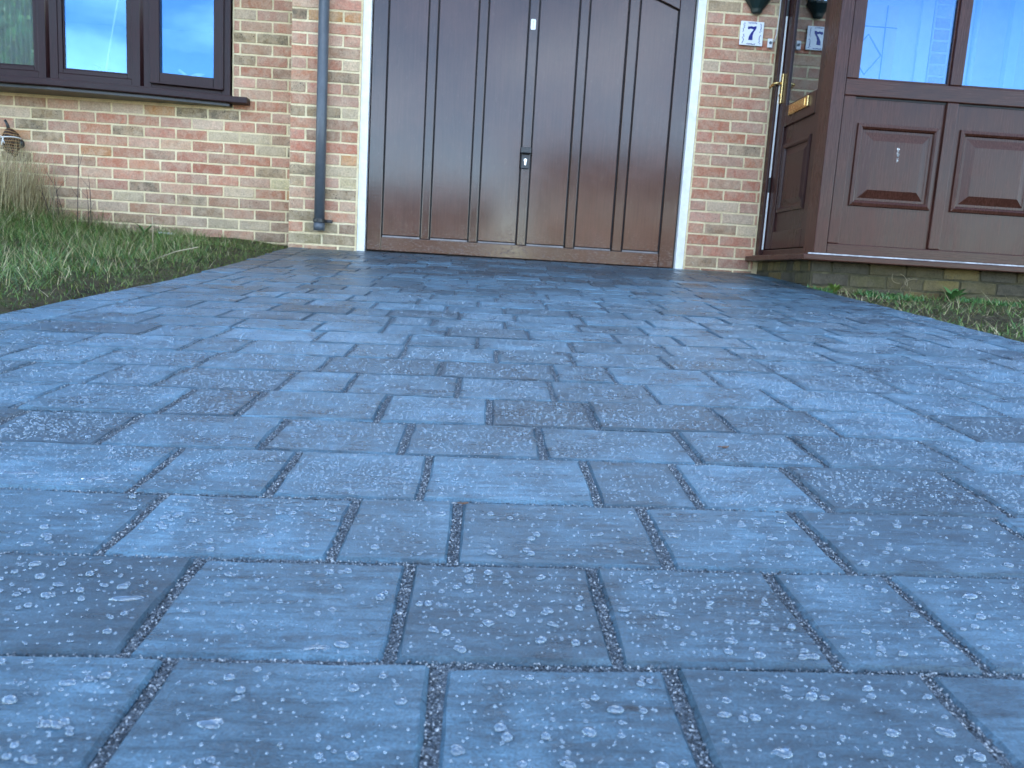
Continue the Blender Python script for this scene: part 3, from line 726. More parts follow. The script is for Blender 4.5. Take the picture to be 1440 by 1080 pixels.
for k in range(5):
    a, b = ST[2*k], ST[2*k+1]; part('muntin', MB().box(a, b, YD-.001, YD+.023, ZR+.001, arch((a+b)/2)-.004), M_gs, gd, .005)
ed = [PX0]+ST+[PX1]
for k in range(6):
    a, b = ed[2*k]+.0095, ed[2*k+1]-.0095; za, zb = arch(a)-.01, arch(b)-.01
    part('panel', MB().prism([(a, ZR+.016), (b, ZR+.016), (b, zb), ((a+b)/2, arch((a+b)/2)-.01), (a, za)], YD+.0085, YD+.0225), M_gp, gd, .003)
    part('panel_ledge', MB().prism([(YD+.003, ZR+.001), (YD+.0215, ZR+.001), (YD+.0215, ZR+.014), (YD+.010, ZR+.011)], a, b, 'x'), M_ledge, gd)
part('door_gap', MB().box(-.834, 1.324, YD+.03, YD+.06, .055, .079), M_shade_rubber, gd)  # solid black strip painted in for the dark gap below the door
lk = part('lock_handle', MB().box(.198, .272, YD-.04, YD-.012, .787, .828).box(.222, .248, YD-.02, YD, .80, .815), M_black, gd, .006)
part('lock_plate', MB().box(.207, .263, YD-.012, YD-.0012, .688, .786), M_black, gd, .005)
kh = [(.235+.0105*math.cos(a), .745+.0105*math.sin(a)) for a in np.linspace(-.9, math.pi+.9, 14)]+[(.2295, .712), (.2405, .712)]
part('lock_cylinder', MB().prism(kh, YD-.0165, YD-.011), M_silver, gd, .001)
rr = [(.2345+sx*.012+.0045*math.cos(a), 1.6255+sz*.0285+.0045*math.sin(a)) for sx, sz, a0 in ((1,1,0),(-1,1,math.pi/2),(-1,-1,math.pi),(1,-1,1.5*math.pi)) for a in np.linspace(a0, a0+math.pi/2, 4)]
bp = part('maker_plate', MB().prism(rr, YD-.004, YD-.001), M_whitep, gd)
# faint vertical word on the plate: too small to read, drawn as short letter strokes
ls = MB()
for k, (sh) in enumerate(('H', 'E', 'N', 'O', 'L')):
    z = 1.645-.0095*k; ls.box(.2305, .2385, YD-.0046, YD-.0038, z-.003, z-.0022).box(.2305, .2385, YD-.0046, YD-.0038, z+.0012, z+.002).box(.2305 if k % 2 else .2375, .2313 if k % 2 else .2383, YD-.0046, YD-.0038, z-.003, z+.002)
part('plate_lettering', ls, M_plast, gd)
# white timber frame of the garage opening
fr = part('garage_frame', MB().box(-.893, -.832, YP+.02, YP+.12, .062, 2.12).box(-.832, 1.321, YP+.02, YP+.12, 2.085, 2.12), M_white, house, .004)
part('jamb', MB().box(1.321, 1.384, YP+.02, YP+.12, .062, 2.12), M_white, fr, .004)

# ------------------------------------------------------------------ porch
porch = thing('porch', 'brown woodgrain glazed porch on a low mossy brick base beside the garage', 'porch', (2.8, 4.9, .1))
FX0, FX1, FY = 1.882, 3.86, 4.43
base = part('base_wall', MB().box(FX0+.012, FX1, FY+.03, FY+.12, -.3, .150).box(FX0+.012, FX0+.1, FY+.12, YP, -.3, .150), M_dmortar, porch)
rows = []; rside = []
for n in range(-3, 2):
    z0 = .018+.0745*n
    rows.append((z0, z0+.0745, cells(FX0+.006, FX1, 1.79 if n % 2 else 1.90, .222)))
    rside.append((z0, z0+.0745, cells(FY+.04, YP-.004, 4.40 if n % 2 else 4.46, .108 if n == 1 else .222)))
lay(base, rows, FY+.0235, PAL_BASE); lay(base, rside, FX0+.0065, PAL_BASE, axis='x')
part('sill', MB().prism([(1.80, YP-.002), (1.80, 4.365), (FX1+.05, 4.365), (FX1+.05, 4.52), (1.96, 4.52), (1.96, YP-.002)], .158, .192, 'z'), M_pan_h, porch, .006)
part('sill_trim', MB().prism([(1.845, YP-.003), (1.845, 4.40), (FX1+.02, 4.40), (FX1+.02, 4.5), (1.94, 4.5), (1.94, YP-.003)], .1925, .2, 'z'), M_pan_h, porch, .003)
part('sill_sheen_strip', MB().prism([(4.3665, .1925), (4.374, .2005), (4.380, .2005), (4.380, .1925)], 1.83, FX1+.045, 'x'), M_sillsheen, porch)  # thin pale strip stands in for the bright sheen along the sill
part('corner_post', MB().box(FX0, 1.957, FY, FY+.155, .2005, 2.2), M_pan, porch, .006)
part('corner_post', MB().box(FX1-.08, FX1, FY, FY+.155, .2005, 2.2), M_pan, porch, .006)
PIT = .596
part('bottom_rail', MB().box(1.96, FX1-.083, FY+.006, FY+.07, .2005, .262), M_pan_h, porch, .006)
part('middle_rail', MB().box(1.96, FX1-.083, FY+.006, FY+.07, 1.08, 1.172), M_pan_h, porch, .006)
part('top_rail', MB().box(1.96, FX1-.083, FY+.006, FY+.07, 2.06, 2.2), M_pan_h, porch, .006)
def ring(mb, x0, x1, z0, z1, prof):
    """stepped rectangular moulding: prof = [(inset, y)...], closed by a flat field"""
    v = []; f = []
    for ins, y in prof: v += [(x0+ins, y, z0+ins), (x1-ins, y, z0+ins), (x1-ins, y, z1-ins), (x0+ins, y, z1-ins)]
    for k in range(len(prof)-1):
        for j in range(4): a = 4*k+j; b = 4*k+(j+1) % 4; f.append((a, b, b+4, a+4))
    e = 4*(len(prof)-1); f.append((e, e+1, e+2, e+3)); return mb.add(v, f)
for k in range(3):
    a = 2.027+PIT*k; b = a+.530
    xl = 1.9605 if k == 0 else a-.0665
    part('stile', MB().box(xl, a, FY+.0065, FY+.07, .2625, 1.0795), M_pan, porch, .005); part('stile', MB().box(xl, a, FY+.0065, FY+.07, 1.1725, 2.0595), M_pan, porch, .005)
    if k == 2: part('stile', MB().box(b, FX1-.0835, FY+.0065, FY+.07, .2625, 2.0595), M_pan, porch, .005)
    pb = part('panel', MB().box(a+.0005, b-.0005, FY+.024, FY+.05, .263, 1.079), M_pan, porch)
    if k == 0: pb0 = pb
    mb = MB(); ring(mb, a+.034, b-.018, .48, .94, [(0, FY+.0245), (.003, FY+.012), (.020, FY+.008), (.030, FY+.014), (.036, FY+.026), (.042, FY+.026), (.092, FY+.010), (.095, FY+.009)])
    part('raised_field', mb, M_pan, pb)
    part('gasket', MB().box(a, b, FY+.02, FY+.0255, 1.070, 1.0795), M_shade_rubber, pb)
    part('pane', MB().box(a-.004, b+.004, FY+.034, FY+.042, 1.17, 2.062), M_glass, porch)
    mb = MB(); frame4(mb, a, b, 1.1725, 2.0595, .010, FY+.022, FY+.034); part('glazing_bead', mb, M_pan_h, porch, .003)
sc = MB()
for q in range(26):
    z = random.uniform(.74, .81); x = 2.308+random.gauss(0, .004); s_ = random.uniform(.0015, .005)
    sc.prism([(x+s_*math.cos(a)*random.uniform(.6, 1.2), z+1.6*s_*math.sin(a)*random.uniform(.6, 1.2)) for a in np.linspace(0, 5.4, 6)], FY+.0078, FY+.0092)
part('paint_scuff', sc, M_whitep, pb0)
part('porch_roof', MB().box(1.80, FX1+.06, 4.34, YP, 2.2, 2.3), M_white, porch)
part('end_frame', MB().box(FX1-.08, FX1, FY+.156, YP-.002, .2005, 1.17).box(FX1-.08, FX1, FY+.156, YP-.002, 2.06, 2.2), M_pan, porch)
part('pane', MB().box(FX1-.045, FX1-.037, FY+.156, YP-.002, 1.17, 2.06), M_glass, porch)
part('porch_floor', MB().box(1.95, FX1-.03, FY+.12, YP, .1, .15), M_kerb, porch)
# side door, seen edge on: local u runs from the wall towards the camera, face towards -X
DX, DY0, DL = 1.900, 5.282, .69
mt = Matrix.Translation((DX, DY0, 0)) @ Matrix.Rotation(-math.pi/2, 4, 'Z')
part('door_frame', MB().box(1.866, 1.945, DY0+.003, YP-.002, .2005, 2.2), M_frame, porch, .005)
part('door_frame', MB().box(1.888, 1.945, FY+.157, DY0+.002, .2005, .235).box(1.888, 1.945, FY+.157, DY0+.002, 2.12, 2.2), M_frame_h, porch, .004)
part('draught_strip', MB().box(1.884, 1.892, DY0-.006, DY0+.0025, .24, 2.1), M_whitep, porch)
door = part('porch_door', MB().box(0, .115, 0, .05, .24, 2.115).box(DL-.09, DL-.001, 0, .05, .24, 2.115).box(.1155, DL-.0905, .0004, .05, .24, .355).box(.1155, DL-.0905, .0004, .05, 1.03, 1.165).box(.1155, DL-.0905, .0004, .05, 2.02, 2.115).xform(mt), M_frame, porch, .005)
mb = MB().box(.112, DL-.088, .016, .04, .352, 1.032); pn = part('panel', mb.xform(mt), M_frame, door)
mb = MB(); ring(mb, .135, .565, .475, .915, [(0, .0158), (.003, .002), (.02, -.001), (.03, .005), (.036, .018), (.042, .018), (.08, .006)]); part('raised_field', mb.xform(mt), M_frame, door)
part('pane', MB().box(.064, DL-.01, .012, .018, 1.161, 2.03).xform(Matrix.Translation((0,0,0)) @ mt), M_glassd, door)
mb = MB(); mb.box(.205, .50, -.012, .002, 1.085, 1.15); part('letterbox', mb.xform(mt), M_brass, door, .004)
mb = MB(); mb.box(.22, .465, -.016, -.0115, 1.094, 1.141); part('letterbox_flap', mb.xform(mt), M_brass, door, .003)
mb = MB(); mb.box(.006, .042, -.012, .0, 1.195, 1.385); hp = part('handle_plate', mb.xform(mt), M_brass, door, .004)
mb = MB(); mb.tube([(.024, 0, 1.325), (.024, -.04, 1.325), (.022, -.052, 1.322), (-.012, -.056, 1.318), (-.055, -.056, 1.312)], .009, 8); part('handle_lever', mb.xform(mt), M_brass, door, smooth=True)
mb = MB(); mb.lathe([(.009, 0), (.009, .006)], (0, 0, 0), 10); part('key_cylinder', mb.xform(mt @ Matrix.Translation((.024, -.011, 1.25)) @ Matrix.Rotation(math.pi/2, 4, 'X')), M_brass, door)
for z in (.62, 1.75): part('lock_keep', MB().box(1.882, 1.895, DY0-.008, DY0+.004, z, z+.1), M_black, door, .002)
# things seen inside the porch: inner front door and window
fd = part('front_door', MB().box(1.935, 2.915, YP+.03, YP+.09, .2, 2.115), M_whitep, house)
for (a, b, c, d) in ((1.935, 2.02, .2, 2.115), (2.83, 2.915, .2, 2.115), (2.02, 2.83, 2.0, 2.115)): part('door_casing', MB().box(a+.001, b-.001, YP+.008, YP+.0295, c, d), M_whitep, fd, .004)
part('leaded_pane', MB().box(2.30, 2.68, YP+.02, YP+.0295, 1.2, 1.9), M_net, fd)
lead = MB(); cxl, czl = 2.49, 1.58
for q in ((2.3, 1.40, 2.68, 1.40), (2.3, 1.76, 2.68, 1.76), (2.38, 1.2, 2.38, 1.9), (2.60, 1.2, 2.60, 1.9), (cxl-.1, czl, cxl, czl+.13), (cxl, czl+.13, cxl+.1, czl), (cxl+.1, czl, cxl, czl-.13), (cxl, czl-.13, cxl-.1, czl)):
    lead.tube([(q[0], YP+.018, q[1]), (q[2], YP+.018, q[3])], .004, 6)
part('lead_came', lead, M_plast, fd)
iw = part('hall_window', MB().box(3.042, 3.955, YP+.06, YP+.09, 1.0, 2.115), M_net, house)
mb = MB(); frame4(mb, 3.044, 3.953, 1.002, 2.113, .07, YP+.01, YP+.0595); mb.box(3.46, 3.53, YP+.0102, YP+.0595, 1.072, 2.043); part('window_frame', mb, M_whitep, iw, .004)
for k in range(3): part('curtain_fold', MB().tube([(3.14+.05*k, YP+.05, 1.08), (3.14+.05*k, YP+.05, 2.03)], .018, 8), M_whitep, iw, 0, True)
#MAIN3
# ------------------------------------------------------------------ fittings on the house
t = thing('drainpipe', 'round grey plastic drainpipe on the brick pier left of the garage', 'drainpipe', (-1.127, 5.31, .187))
part('pipe', MB().tube([(-1.127, 5.308, .2), (-1.127, 5.308, .9), (-1.127, 5.308, 2.36)], .0345, 20), M_plast, t, smooth=True)
part('shoe', MB().tube([(-1.127, 5.308, .186), (-1.127, 5.308, .235)], .0375, 20), M_plast, t, smooth=True)
part('bracket', MB().tube([(-1.127, 5.308, .238), (-1.127, 5.308, .262)], .0405, 20).box(-1.10, -1.045, 5.335, 5.352, .240, .260).box(-1.075, -1.045, 5.318, 5.352, .2405, .2595), M_black, t, .002)
part('bracket', MB().tube([(-1.127, 5.308, 1.95), (-1.127, 5.308, 1.98)], .0405, 20).box(-1.17, -1.08, 5.335, 5.352, 1.95, 1.98), M_black, t, .002)

t = thing('house_number_tile', 'square white ceramic tile with a blue 7 on the brick by the porch', 'number tile', (1.687, 5.35, 1.573))
part('tile', MB().box(1.609, 1.765, 5.345, 5.354, 1.573, 1.725), M_ceram, t, .003)
def on_tile(pts): return [(1.687+x, 1.649+z) for x, z in pts]
seven = [(-.026,.046),(-.020,.040),(-.008,.045),(.006,.041),(.018,.046),(.029,.046),(.026,.030),(.010,.004),(.006,-.014),(.008,-.042),(-.021,-.042),(-.018,-.020),(-.006,.004),(.010,.024),(.004,.026),(-.010,.030),(-.024,.024),(-.032,.030)]
part('numeral', MB().prism(on_tile(seven), 5.3432, 5.3455), M_blue, t)
orn = MB()
def petal(cx, cz, ln, wd, a):
    ca, sa = math.cos(a), math.sin(a)
    orn.prism(on_tile([(cx+u*ca-v*sa, cz+u*sa+v*ca) for u, v in ((-ln,0),(-ln*.3,wd),(ln*.5,wd*.7),(ln,0),(ln*.4,-wd*.6),(-ln*.4,-wd*.9))]), 5.3436, 5.3455)
for (ox, oz, horiz) in ((0,.066,1),(0,-.066,1),(-.056,.036,0),(-.056,-.036,0),(.056,.036,0),(.056,-.036,0)):
    for k in range(7):
        d = (k-3)*.0085; j = random.uniform(-.004, .004)
        petal(ox+(d if horiz else j), oz+(j*.6 if horiz else d), .0058, .0024, random.uniform(0, 3.1)+(.7 if k % 2 else -.7))
stuff(part('glazed_border', orn, M_blue, t))

t = thing('doorbell', 'small white bell push on the brick beside the porch door frame', 'doorbell', (1.816, 5.35, 1.57))
part('plate', MB().box(1.799, 1.833, 5.338, 5.354, 1.566, 1.624), M_whitep, t, .004)
part('button', MB().lathe([(.0095, 0), (.0095, .003), (.008, .005)], (0,0,0), 16).xform(Matrix.Translation((1.816, 5.338, 1.597)) @ Matrix.Rotation(math.pi/2, 4, 'X')), M_plast, t)
part('wire', MB().tube([(1.833, 5.35, 1.60), (1.846, 5.352, 1.612), (1.857, 5.352, 1.66), (1.862, 5.352, 1.78), (1.863, 5.352, 2.1)], .0028, 6), M_whitep, t, smooth=True)

t = thing('wall_lantern', 'dark green wall lantern on the brick above the number tile', 'lantern', (1.70, 5.35, 1.775))
hexa = lambda r, z, cy=5.35: [(1.705+r*math.cos(a), cy-r*.85*math.sin(a)*1.0, z) for a in np.linspace(0, math.pi, 7)]
def halfshell(levels):
    mb = MB(); v = []; 
    for r, z in levels: v += hexa(r, z)
    f = [(7*k+i, 7*k+i+1, 7*k+8+i, 7*k+7+i) for k in range(len(levels)-1) for i in range(6)]
    f += [tuple(range(7)), tuple(7*(len(levels)-1)+i for i in range(7))]+[(7*k, 7*k+7, 7*k+13, 7*k+6) for k in range(len(levels)-1)]
    return mb.add(v, f)
part('base_cup', halfshell([(.022, 1.772), (.034, 1.78), (.040, 1.80), (.044, 1.806), (.075, 1.845), (.082, 1.852), (.084, 1.862), (.078, 1.866)]), M_green, t)
part('lamp_glass', halfshell([(.070, 1.867), (.092, 2.03)]), M_glassd, t)
for k in range(7):
    a = k*math.pi/6; c, s_ = math.cos(a), -.85*math.sin(a)
    part('glazing_bar', MB().tube([(1.705+.073*c, 5.348+.073*s_, 1.866), (1.705+.096*c, 5.348+.096*s_, 2.03)], .004, 6), M_green, t)
part('cap', halfshell([(.105, 2.03), (.105, 2.042), (.05, 2.10), (.018, 2.11), (.012, 2.14)]), M_green, t)

# frost-wrapped tap at the far left
t = thing('wrapped_tap', 'brown bundle tied with white string on the brick wall, wrapped tap', 'tap', (-3.335, 5.64, .60))
def lump(mb, c, sx, sy, sz, ph, seg=22, rng_=14, ridges=.1):
    v = []
    for j in range(rng_+1):
        th = math.pi*j/rng_
        for k in range(seg):
            a = 2*math.pi*k/seg; rr_ = 1+ridges*math.sin(6*th+ph+2*math.sin(a))+.06*math.sin(3*a+ph)+.05*math.sin(7*a+5*th)
            v.append((c[0]+sx*math.sin(th)*math.cos(a)*rr_, c[1]+sy*math.sin(th)*math.sin(a)*rr_, c[2]+sz*math.cos(th)))
    f = [(j*seg+k, j*seg+(k+1) % seg, (j+1)*seg+(k+1) % seg, (j+1)*seg+k) for j in range(rng_) for k in range(seg)]
    return mb.add(v, f)
def sack_mat():
    m = MT('brown_sacking', rough=.75, spec=.3); v = m.coord('Object', (1, 1, 1))
    wv = m.n('ShaderNodeTexWave', wave_type='BANDS', bands_direction='Z'); m.l(v, wv.inputs[0]); wv.inputs['Scale'].default_value = 16; wv.inputs['Distortion'].default_value = 5; wv.inputs['Detail'].default_value = 3
    m.color(m.ramp(wv.outputs['Fac'], [(.15, (.02,.011,.008)), (.45, (.06,.024,.013)), (.75, (.13,.055,.025)), (.97, (.22,.13,.055))])).bump(m.noise(v, 90, 5, .7), .8, .004); return m.m
M_sack = sack_mat()
part('wrapping', lump(MB(), (-3.33, 5.64, .675), .056, .052, .088, .4), M_sack, t, smooth=True)
part('spout', lump(MB(), (-3.292, 5.615, .600), .020, .02, .034, 1.2, 12, 8), M_sack, t, smooth=True)
part('tap_head', MB().tube([(-3.337, 5.64, .745), (-3.345, 5.635, .785), (-3.358, 5.63, .815)], [.012, .010, .008], 8), M_black, t, smooth=True)
part('pipe_collar', lump(MB(), (-3.288, 5.685, .668), .026, .03, .03, 2.2, 12, 8), M_black, t, smooth=True)
part('string', MB().tube([(-3.33+.064*math.cos(a), 5.64+.060*math.sin(a), .69+.010*math.cos(a+.6)) for a in np.linspace(0, 6.283, 24)], .0035, 6, False), M_whitep, t, smooth=True)
part('string_bow', MB().tube([(-3.350, 5.588, .695), (-3.352, 5.583, .665), (-3.358, 5.583, .640)], .0035, 6).tube([(-3.350, 5.588, .695), (-3.342, 5.582, .67), (-3.338, 5.584, .652)], .0035, 6).tube([(-3.350, 5.588, .695), (-3.365, 5.58, .70), (-3.372, 5.585, .685), (-3.35, 5.588, .695)], .003, 6), M_whitep, t, smooth=True)

# ------------------------------------------------------------------ planting beds
def n2(x, y): return math.sin(x*3.1+1.3*math.sin(y*2.3))*math.cos(y*2.7+.8*math.sin(x*1.9))
def ZL(x, y):      # left bed: a little above the paving away from the edge
    d = max(0, EL(y)-x); return Zd(-1.2, y)-.022+min(.03, d*.1)+max(0, d-.9)*.05+.018*n2(x*2, y*2)*min(1, d*4)
def ZR_(x, y):
    d = max(0, x-ER(y)); return Zd(1.75, y)-.018-min(.02, d*.1)+.010*n2(x*2, y*2)*min(1, d*4)
def bed(name, zf, fx, y0, y1, n=40, ny=60):
    yy = np.linspace(y0, y1, ny); v = []; 
    for y in yy:
        a, b = fx(y); v += [(a+(b-a)*k/(n-1), y, zf(a+(b-a)*k/(n-1), y)) for k in range(n)]
    return struct(part(name, MB().add(v, [(j*n+i, j*n+i+1, (j+1)*n+i+1, (j+1)*n+i) for j in range(ny-1) for i in range(n-1)]), M_soil, smooth=True))
bed('left_flower_bed', ZL, lambda y: (-7.0, EL(y)-.003), -3.5, 5.73, 60, 70)
bed('right_flower_bed', ZR_, lambda y: (ER(y)+.003, 8.5), -3.5, 4.55, 60, 60)
bed('side_flower_bed', lambda x, y: ZR_(x, 4.55), lambda y: (3.9, 8.5), 4.551, 5.36, 40, 12)
def blades(name, spots, mat, parent=None, nseg=3):
    """spots: (x,y,z,len,width,azimuth,lean,droop)"""
    A = np.array(spots); n = len(A); k = 2*(nseg+1)-1
    V = np.zeros((n, k, 3)); p = A[:, :3].copy(); az = A[:, 5]; th = A[:, 6].copy()
    sx, sy = -np.sin(az), np.cos(az)
    for s_ in range(nseg+1):
        wv = A[:, 4]*(1-(s_/nseg)**1.6)
        if s_ < nseg:
            V[:, 2*s_, 0] = p[:, 0]-sx*wv; V[:, 2*s_, 1] = p[:, 1]-sy*wv; V[:, 2*s_, 2] = p[:, 2]
            V[:, 2*s_+1, 0] = p[:, 0]+sx*wv; V[:, 2*s_+1, 1] = p[:, 1]+sy*wv; V[:, 2*s_+1, 2] = p[:, 2]
        else: V[:, 2*s_] = p
        st = A[:, 3]/nseg; p = p+np.stack([np.cos(az)*np.sin(th)*st, np.sin(az)*np.sin(th)*st, np.cos(th)*st], -1); th = th+A[:, 7]/nseg
    T = []
    for s_ in range(nseg-1): a = 2*s_; T += [(a, a+1, a+3), (a, a+3, a+2)]
    a = 2*(nseg-1); T.append((a, a+1, a+2)); T = np.array(T)
    F = (T[None]+(np.arange(n)*k)[:, None, None]).reshape(-1, 3)
    me = bpy.data.meshes.new(name); me.from_pydata(V.reshape(-1, 3).tolist(), [], F.tolist()); me.update(); me.materials.append(mat)
    me.polygons.foreach_set('use_smooth', [True]*len(me.polygons))
    return link(name, me, parent)
U = random.uniform
def scatter(n, x0, x1, y0, y1, zf, lo, hi, wd, lean=(.2, 1.1), droop=(.3, 1.6), ok=None, sc=None):
    out = []
    while len(out) < n:
        x, y = U(x0, x1), U(y0, y1)
        if ok and not ok(x, y): continue
        L = U(lo, hi)*(sc(x, y) if sc else 1)
        out.append((x, y, zf(x, y)-.004, L, U(.6, 1.3)*wd, U(0, 6.283), U(*lean), U(*droop)))
    return out
okL = lambda x, y: x < EL(y)-.004-.05*random.random()**2 and (x < -1.42-.35*max(0, y-4.0) or random.random() < .3) and (n2(x*2.2, y*2.2) > -.75 or random.random() < .4) and (x < EL(y)-.16 or random.random() < .55)
scL = lambda x, y: .24+.22*min(1, max(0, (EL(y)-x-.05)/.5))+.75*min(1, max(0, (-x-2.35)/.8))
g1 = scatter(46000, -4.4, -1.2, 2.2, 5.66, ZL, .10, .36, .00105, (.5, 1.5), (.1, 1.5), okL, scL)
g1 += scatter(15000, -3.6, -1.2, -.6, 2.25, ZL, .10, .30, .00125, (.5, 1.5), (.1, 1.5), okL, scL)
stuff(blades('green_grass', g1, M_grass, None, 4), 'long tangled green grass in the bed left of the driveway', 'grass')
g2 = scatter(11000, -4.6, -1.25, 2.4, 5.66, ZL, .08, .36, .0010, (.4, 1.45), (.2, 1.2), okL, scL)
g2 += [(-3.02-abs(random.gauss(0, .35)), U(4.9, 5.6), .13, U(.30, .60), U(.0013, .0024), U(0, 6.283), U(.03, .3), U(.1, .9)) for _ in range(2300)]
g2 += [(U(-3.9, -3.1), U(4.6, 5.3), .10, U(.22, .45), U(.0013, .0024), U(0, 6.283), U(.1, .7), U(.3, 1.3)) for _ in range(700)]
stuff(blades('dry_grass', g2, M_dry, None, 4), 'pale dry straw grass mixed through the bed left of the driveway', 'grass')
g3 = scatter(16000, -2.9, -1.2, 2.2, 5.70, ZL, .010, .034, .0017, (.2, 1.2), (0, .8), lambda x, y: x < EL(y)-.006)
stuff(blades('moss_cover', g3, M_moss, None, 2), 'short mossy ground cover along the foot of the brick wall', 'moss')
okR = lambda x, y: x > ER(y)+.012 and y < 4.44
g4 = scatter(5200, 1.7, 4.2, 2.1, 4.43, ZR_, .03, .085, .0016, (.5, 1.4), (.2, 1.2), lambda x, y: okR(x, y) and n2(x*1.7+2, y*2.9) > -.25*random.random()-.1)
g4 += scatter(9000, 1.5, 4.4, -.6, 2.15, ZR_, .03, .085, .0016, (.5, 1.4), (.2, 1.2), lambda x, y: x > ER(y)+.012)
stuff(blades('sparse_grass', g4, M_grass, None, 3), 'sparse grass on bare soil right of the driveway below the porch', 'grass')
g5 = scatter(2200, 1.75, 4.0, 2.1, 4.42, ZR_, .03, .13, .0012, (.8, 1.5), (0, .5), okR)
stuff(blades('dead_grass', g5, M_dry, None, 3), 'scattered dead grass stems on the soil below the porch', 'grass')
g6 = scatter(2600, 1.85, 3.9, 4.22, 4.445, ZR_, .008, .05, .005, (.2, 1.2), (0, .8), lambda x, y: okR(x, y) and n2(x*4, 1) > -.3)
stuff(blades('weed_cover', g6, M_weed, None, 2), 'small green weeds along the foot of the porch base wall', 'weeds')
# soil crumbs and leaf litter on the beds
C_ = []
for _ in range(5200):
    if random.random() < .5: x, y = U(-2.6, -1.2), U(2.0, 5.6); ok_ = x < EL(y)-.005; z = ZL(x, y)
    else: x, y = U(1.7, 3.9), U(2.1, 4.44); ok_ = x > ER(y)+.005; z = ZR_(x, y)
    if ok_: C_.append((x, y, z))
C_ = np.array(C_); n = len(C_); sz = rng.uniform(.002, .008, n)
stuff(inst_mesh('soil_crumbs', octv, octf, C_, sz, sz*.8, sz*.6, rng.uniform(0, 6.28, n), rng.uniform(-.3, .3, (n, 2)), M_soil), 'dark crumbs of soil lying along both edges of the driveway', 'soil')

# tall dead stalks against the wall
t = thing('dead_weed', 'bare dark dead weed stalks standing against the brick wall', 'weed', (-2.95, 5.5, .12))
for k in range(15):
    x = -3.05+.36*random.random()+(.0 if k < 11 else -.35); y = U(5.38, 5.6); h = U(.28, .56); dx_ = U(-.16, .05)
    pts = [(x, y, .09), (x+dx_*.25, y+.01, .09+h*.4), (x+dx_*.6, y+.02, .09+h*.75), (x+dx_, y+.02, .09+h)]
    mb = MB().tube(pts, [.0032, .0026, .0019, .001], 5)
    for j in range(2): b = Vector(pts[1+j]); mb.tube([b, b+Vector((U(-.07, .07), U(-.02, .02), U(.05, .12)))], [.0016, .0008], 4)
    part('stalk', mb, M_stalk if k % 3 else M_straw, t, smooth=True)

def rosette(name, label, c, n, ln, wd, up=.7, droop=1.1, mat=None, cat='weed', group=None):
    t = thing(name, label, cat, c, group)
    for k in range(n):
        a = k*2.4+U(-.2, .2); lm = MB(); l2 = ln*U(.7, 1.1); leafmesh(lm, c, (math.cos(a), math.sin(a)*.8, up*U(.7, 1.5)), l2, wd*U(.8, 1.15), droop*U(.7, 1.2)); part('leaf', lm, mat or M_weed, t, smooth=True)
    return t
z = lambda x, y: ZR_(x, y)
rosette('weed', 'leafy green rosette weed with upright leaves in front of the porch base', (2.70, 4.36, z(2.7, 4.36)), 11, .13, .017, 1.0, 1.0)
rosette('weed', 'bushy yellowish green weed at the left end of the porch base', (1.99, 4.34, z(1.99, 4.34)), 16, .075, .010, 1.2, .8, M_moss)
rosette('weed', 'small green weed halfway along the porch base wall', (2.34, 4.37, z(2.34, 4.37)), 8, .06, .009, .8, .9)
rosette('weed', 'low green weed clump at the far right by the porch base', (3.05, 4.30, z(3.05, 4.3)), 14, .08, .011, .8, 1.0)
rosette('weed', 'broad leaved green weed in the grass at the brick wall', (-2.30, 5.35, ZL(-2.3, 5.35)), 9, .12, .009, 1.1, 1.3)
t = thing('dead_plant', 'tangle of curled pale dead stems against the porch base', 'dead plant', (2.45, 4.40, 0))
for k in range(11):
    a0 = U(0, 6.28); x = 2.45+U(-.06, .07); r_ = U(.015, .05); cz = U(.0, .11)
    part('dry_stem', MB().tube([(x+r_*math.cos(a0+q)*(1+.2*q/5), 4.405+.02*math.sin(q*1.3), cz+r_*math.sin(a0+q)) for q in np.linspace(0, U(1.5, 3.6), 9)], .0010, 4), M_stalk if k % 2 else M_straw, t, smooth=True)
for k, (x, y, l) in enumerate(((-1.72, 4.1, 'broken straw lying upright in the grass left of the drive'), (-1.50, 3.6, 'pale straw leaning over the left edge of the drive'))):
    zb = ZL(x, y); o = part('straw', MB().tube([(x, y, zb+.01), (x+(.004 if k == 0 else .10), y-.01, zb+(.14 if k == 0 else .05)), (x+(.006 if k == 0 else .2), y-.02, zb+(.2 if k == 0 else .075))], .0024, 5), M_straw, smooth=True); tag(o, l, 'straw')
o = part('paper_scrap', MB().prism([(-2.28, 5.52), (-2.19, 5.50), (-2.16, 5.53), (-2.2, 5.55), (-2.27, 5.545)], .10, .116, 'z'), M_whitep, bevel=.003); tag(o, 'crumpled white litter lying in the grass at the foot of the wall', 'litter')

# leaf litter on the paving
def fallen(name, label, x, y, sc_, ang):
    cand = [q for q in pinfo if abs(x-q[0]) < q[2] and abs(y-q[1]) < q[3]]
    if cand: cx, cy, hx, hy, zc, gx, gy = cand[0]; z0 = zc+gx*(x-cx)+gy*(y-cy)
    else: z0 = Zd(x, y)
    out = [(1, 0), (.45, .28), (.1, .5), (-.05, .22), (-.55, .38), (-.5, .1), (-1.2, .02), (-.5, -.12), (-.5, -.42), (0, -.25), (.2, -.5), (.5, -.25)]
    ca, sa = math.cos(ang), math.sin(ang); v = []
    for dz_ in (.0012, .0022):
        for (u, v_) in out: v.append((x+(u*ca-v_*sa)*sc_, y+(u*sa+v_*ca)*sc_, z0+dz_+.25*abs(u)*sc_*.6))
    n_ = len(out); f = [tuple(range(n_))[::-1], tuple(range(n_, 2*n_))]+[(i, (i+1) % n_, n_+(i+1) % n_, n_+i) for i in range(n_)]
    tag(part(name, MB().add(v, f), M_leafb), label, 'leaf')
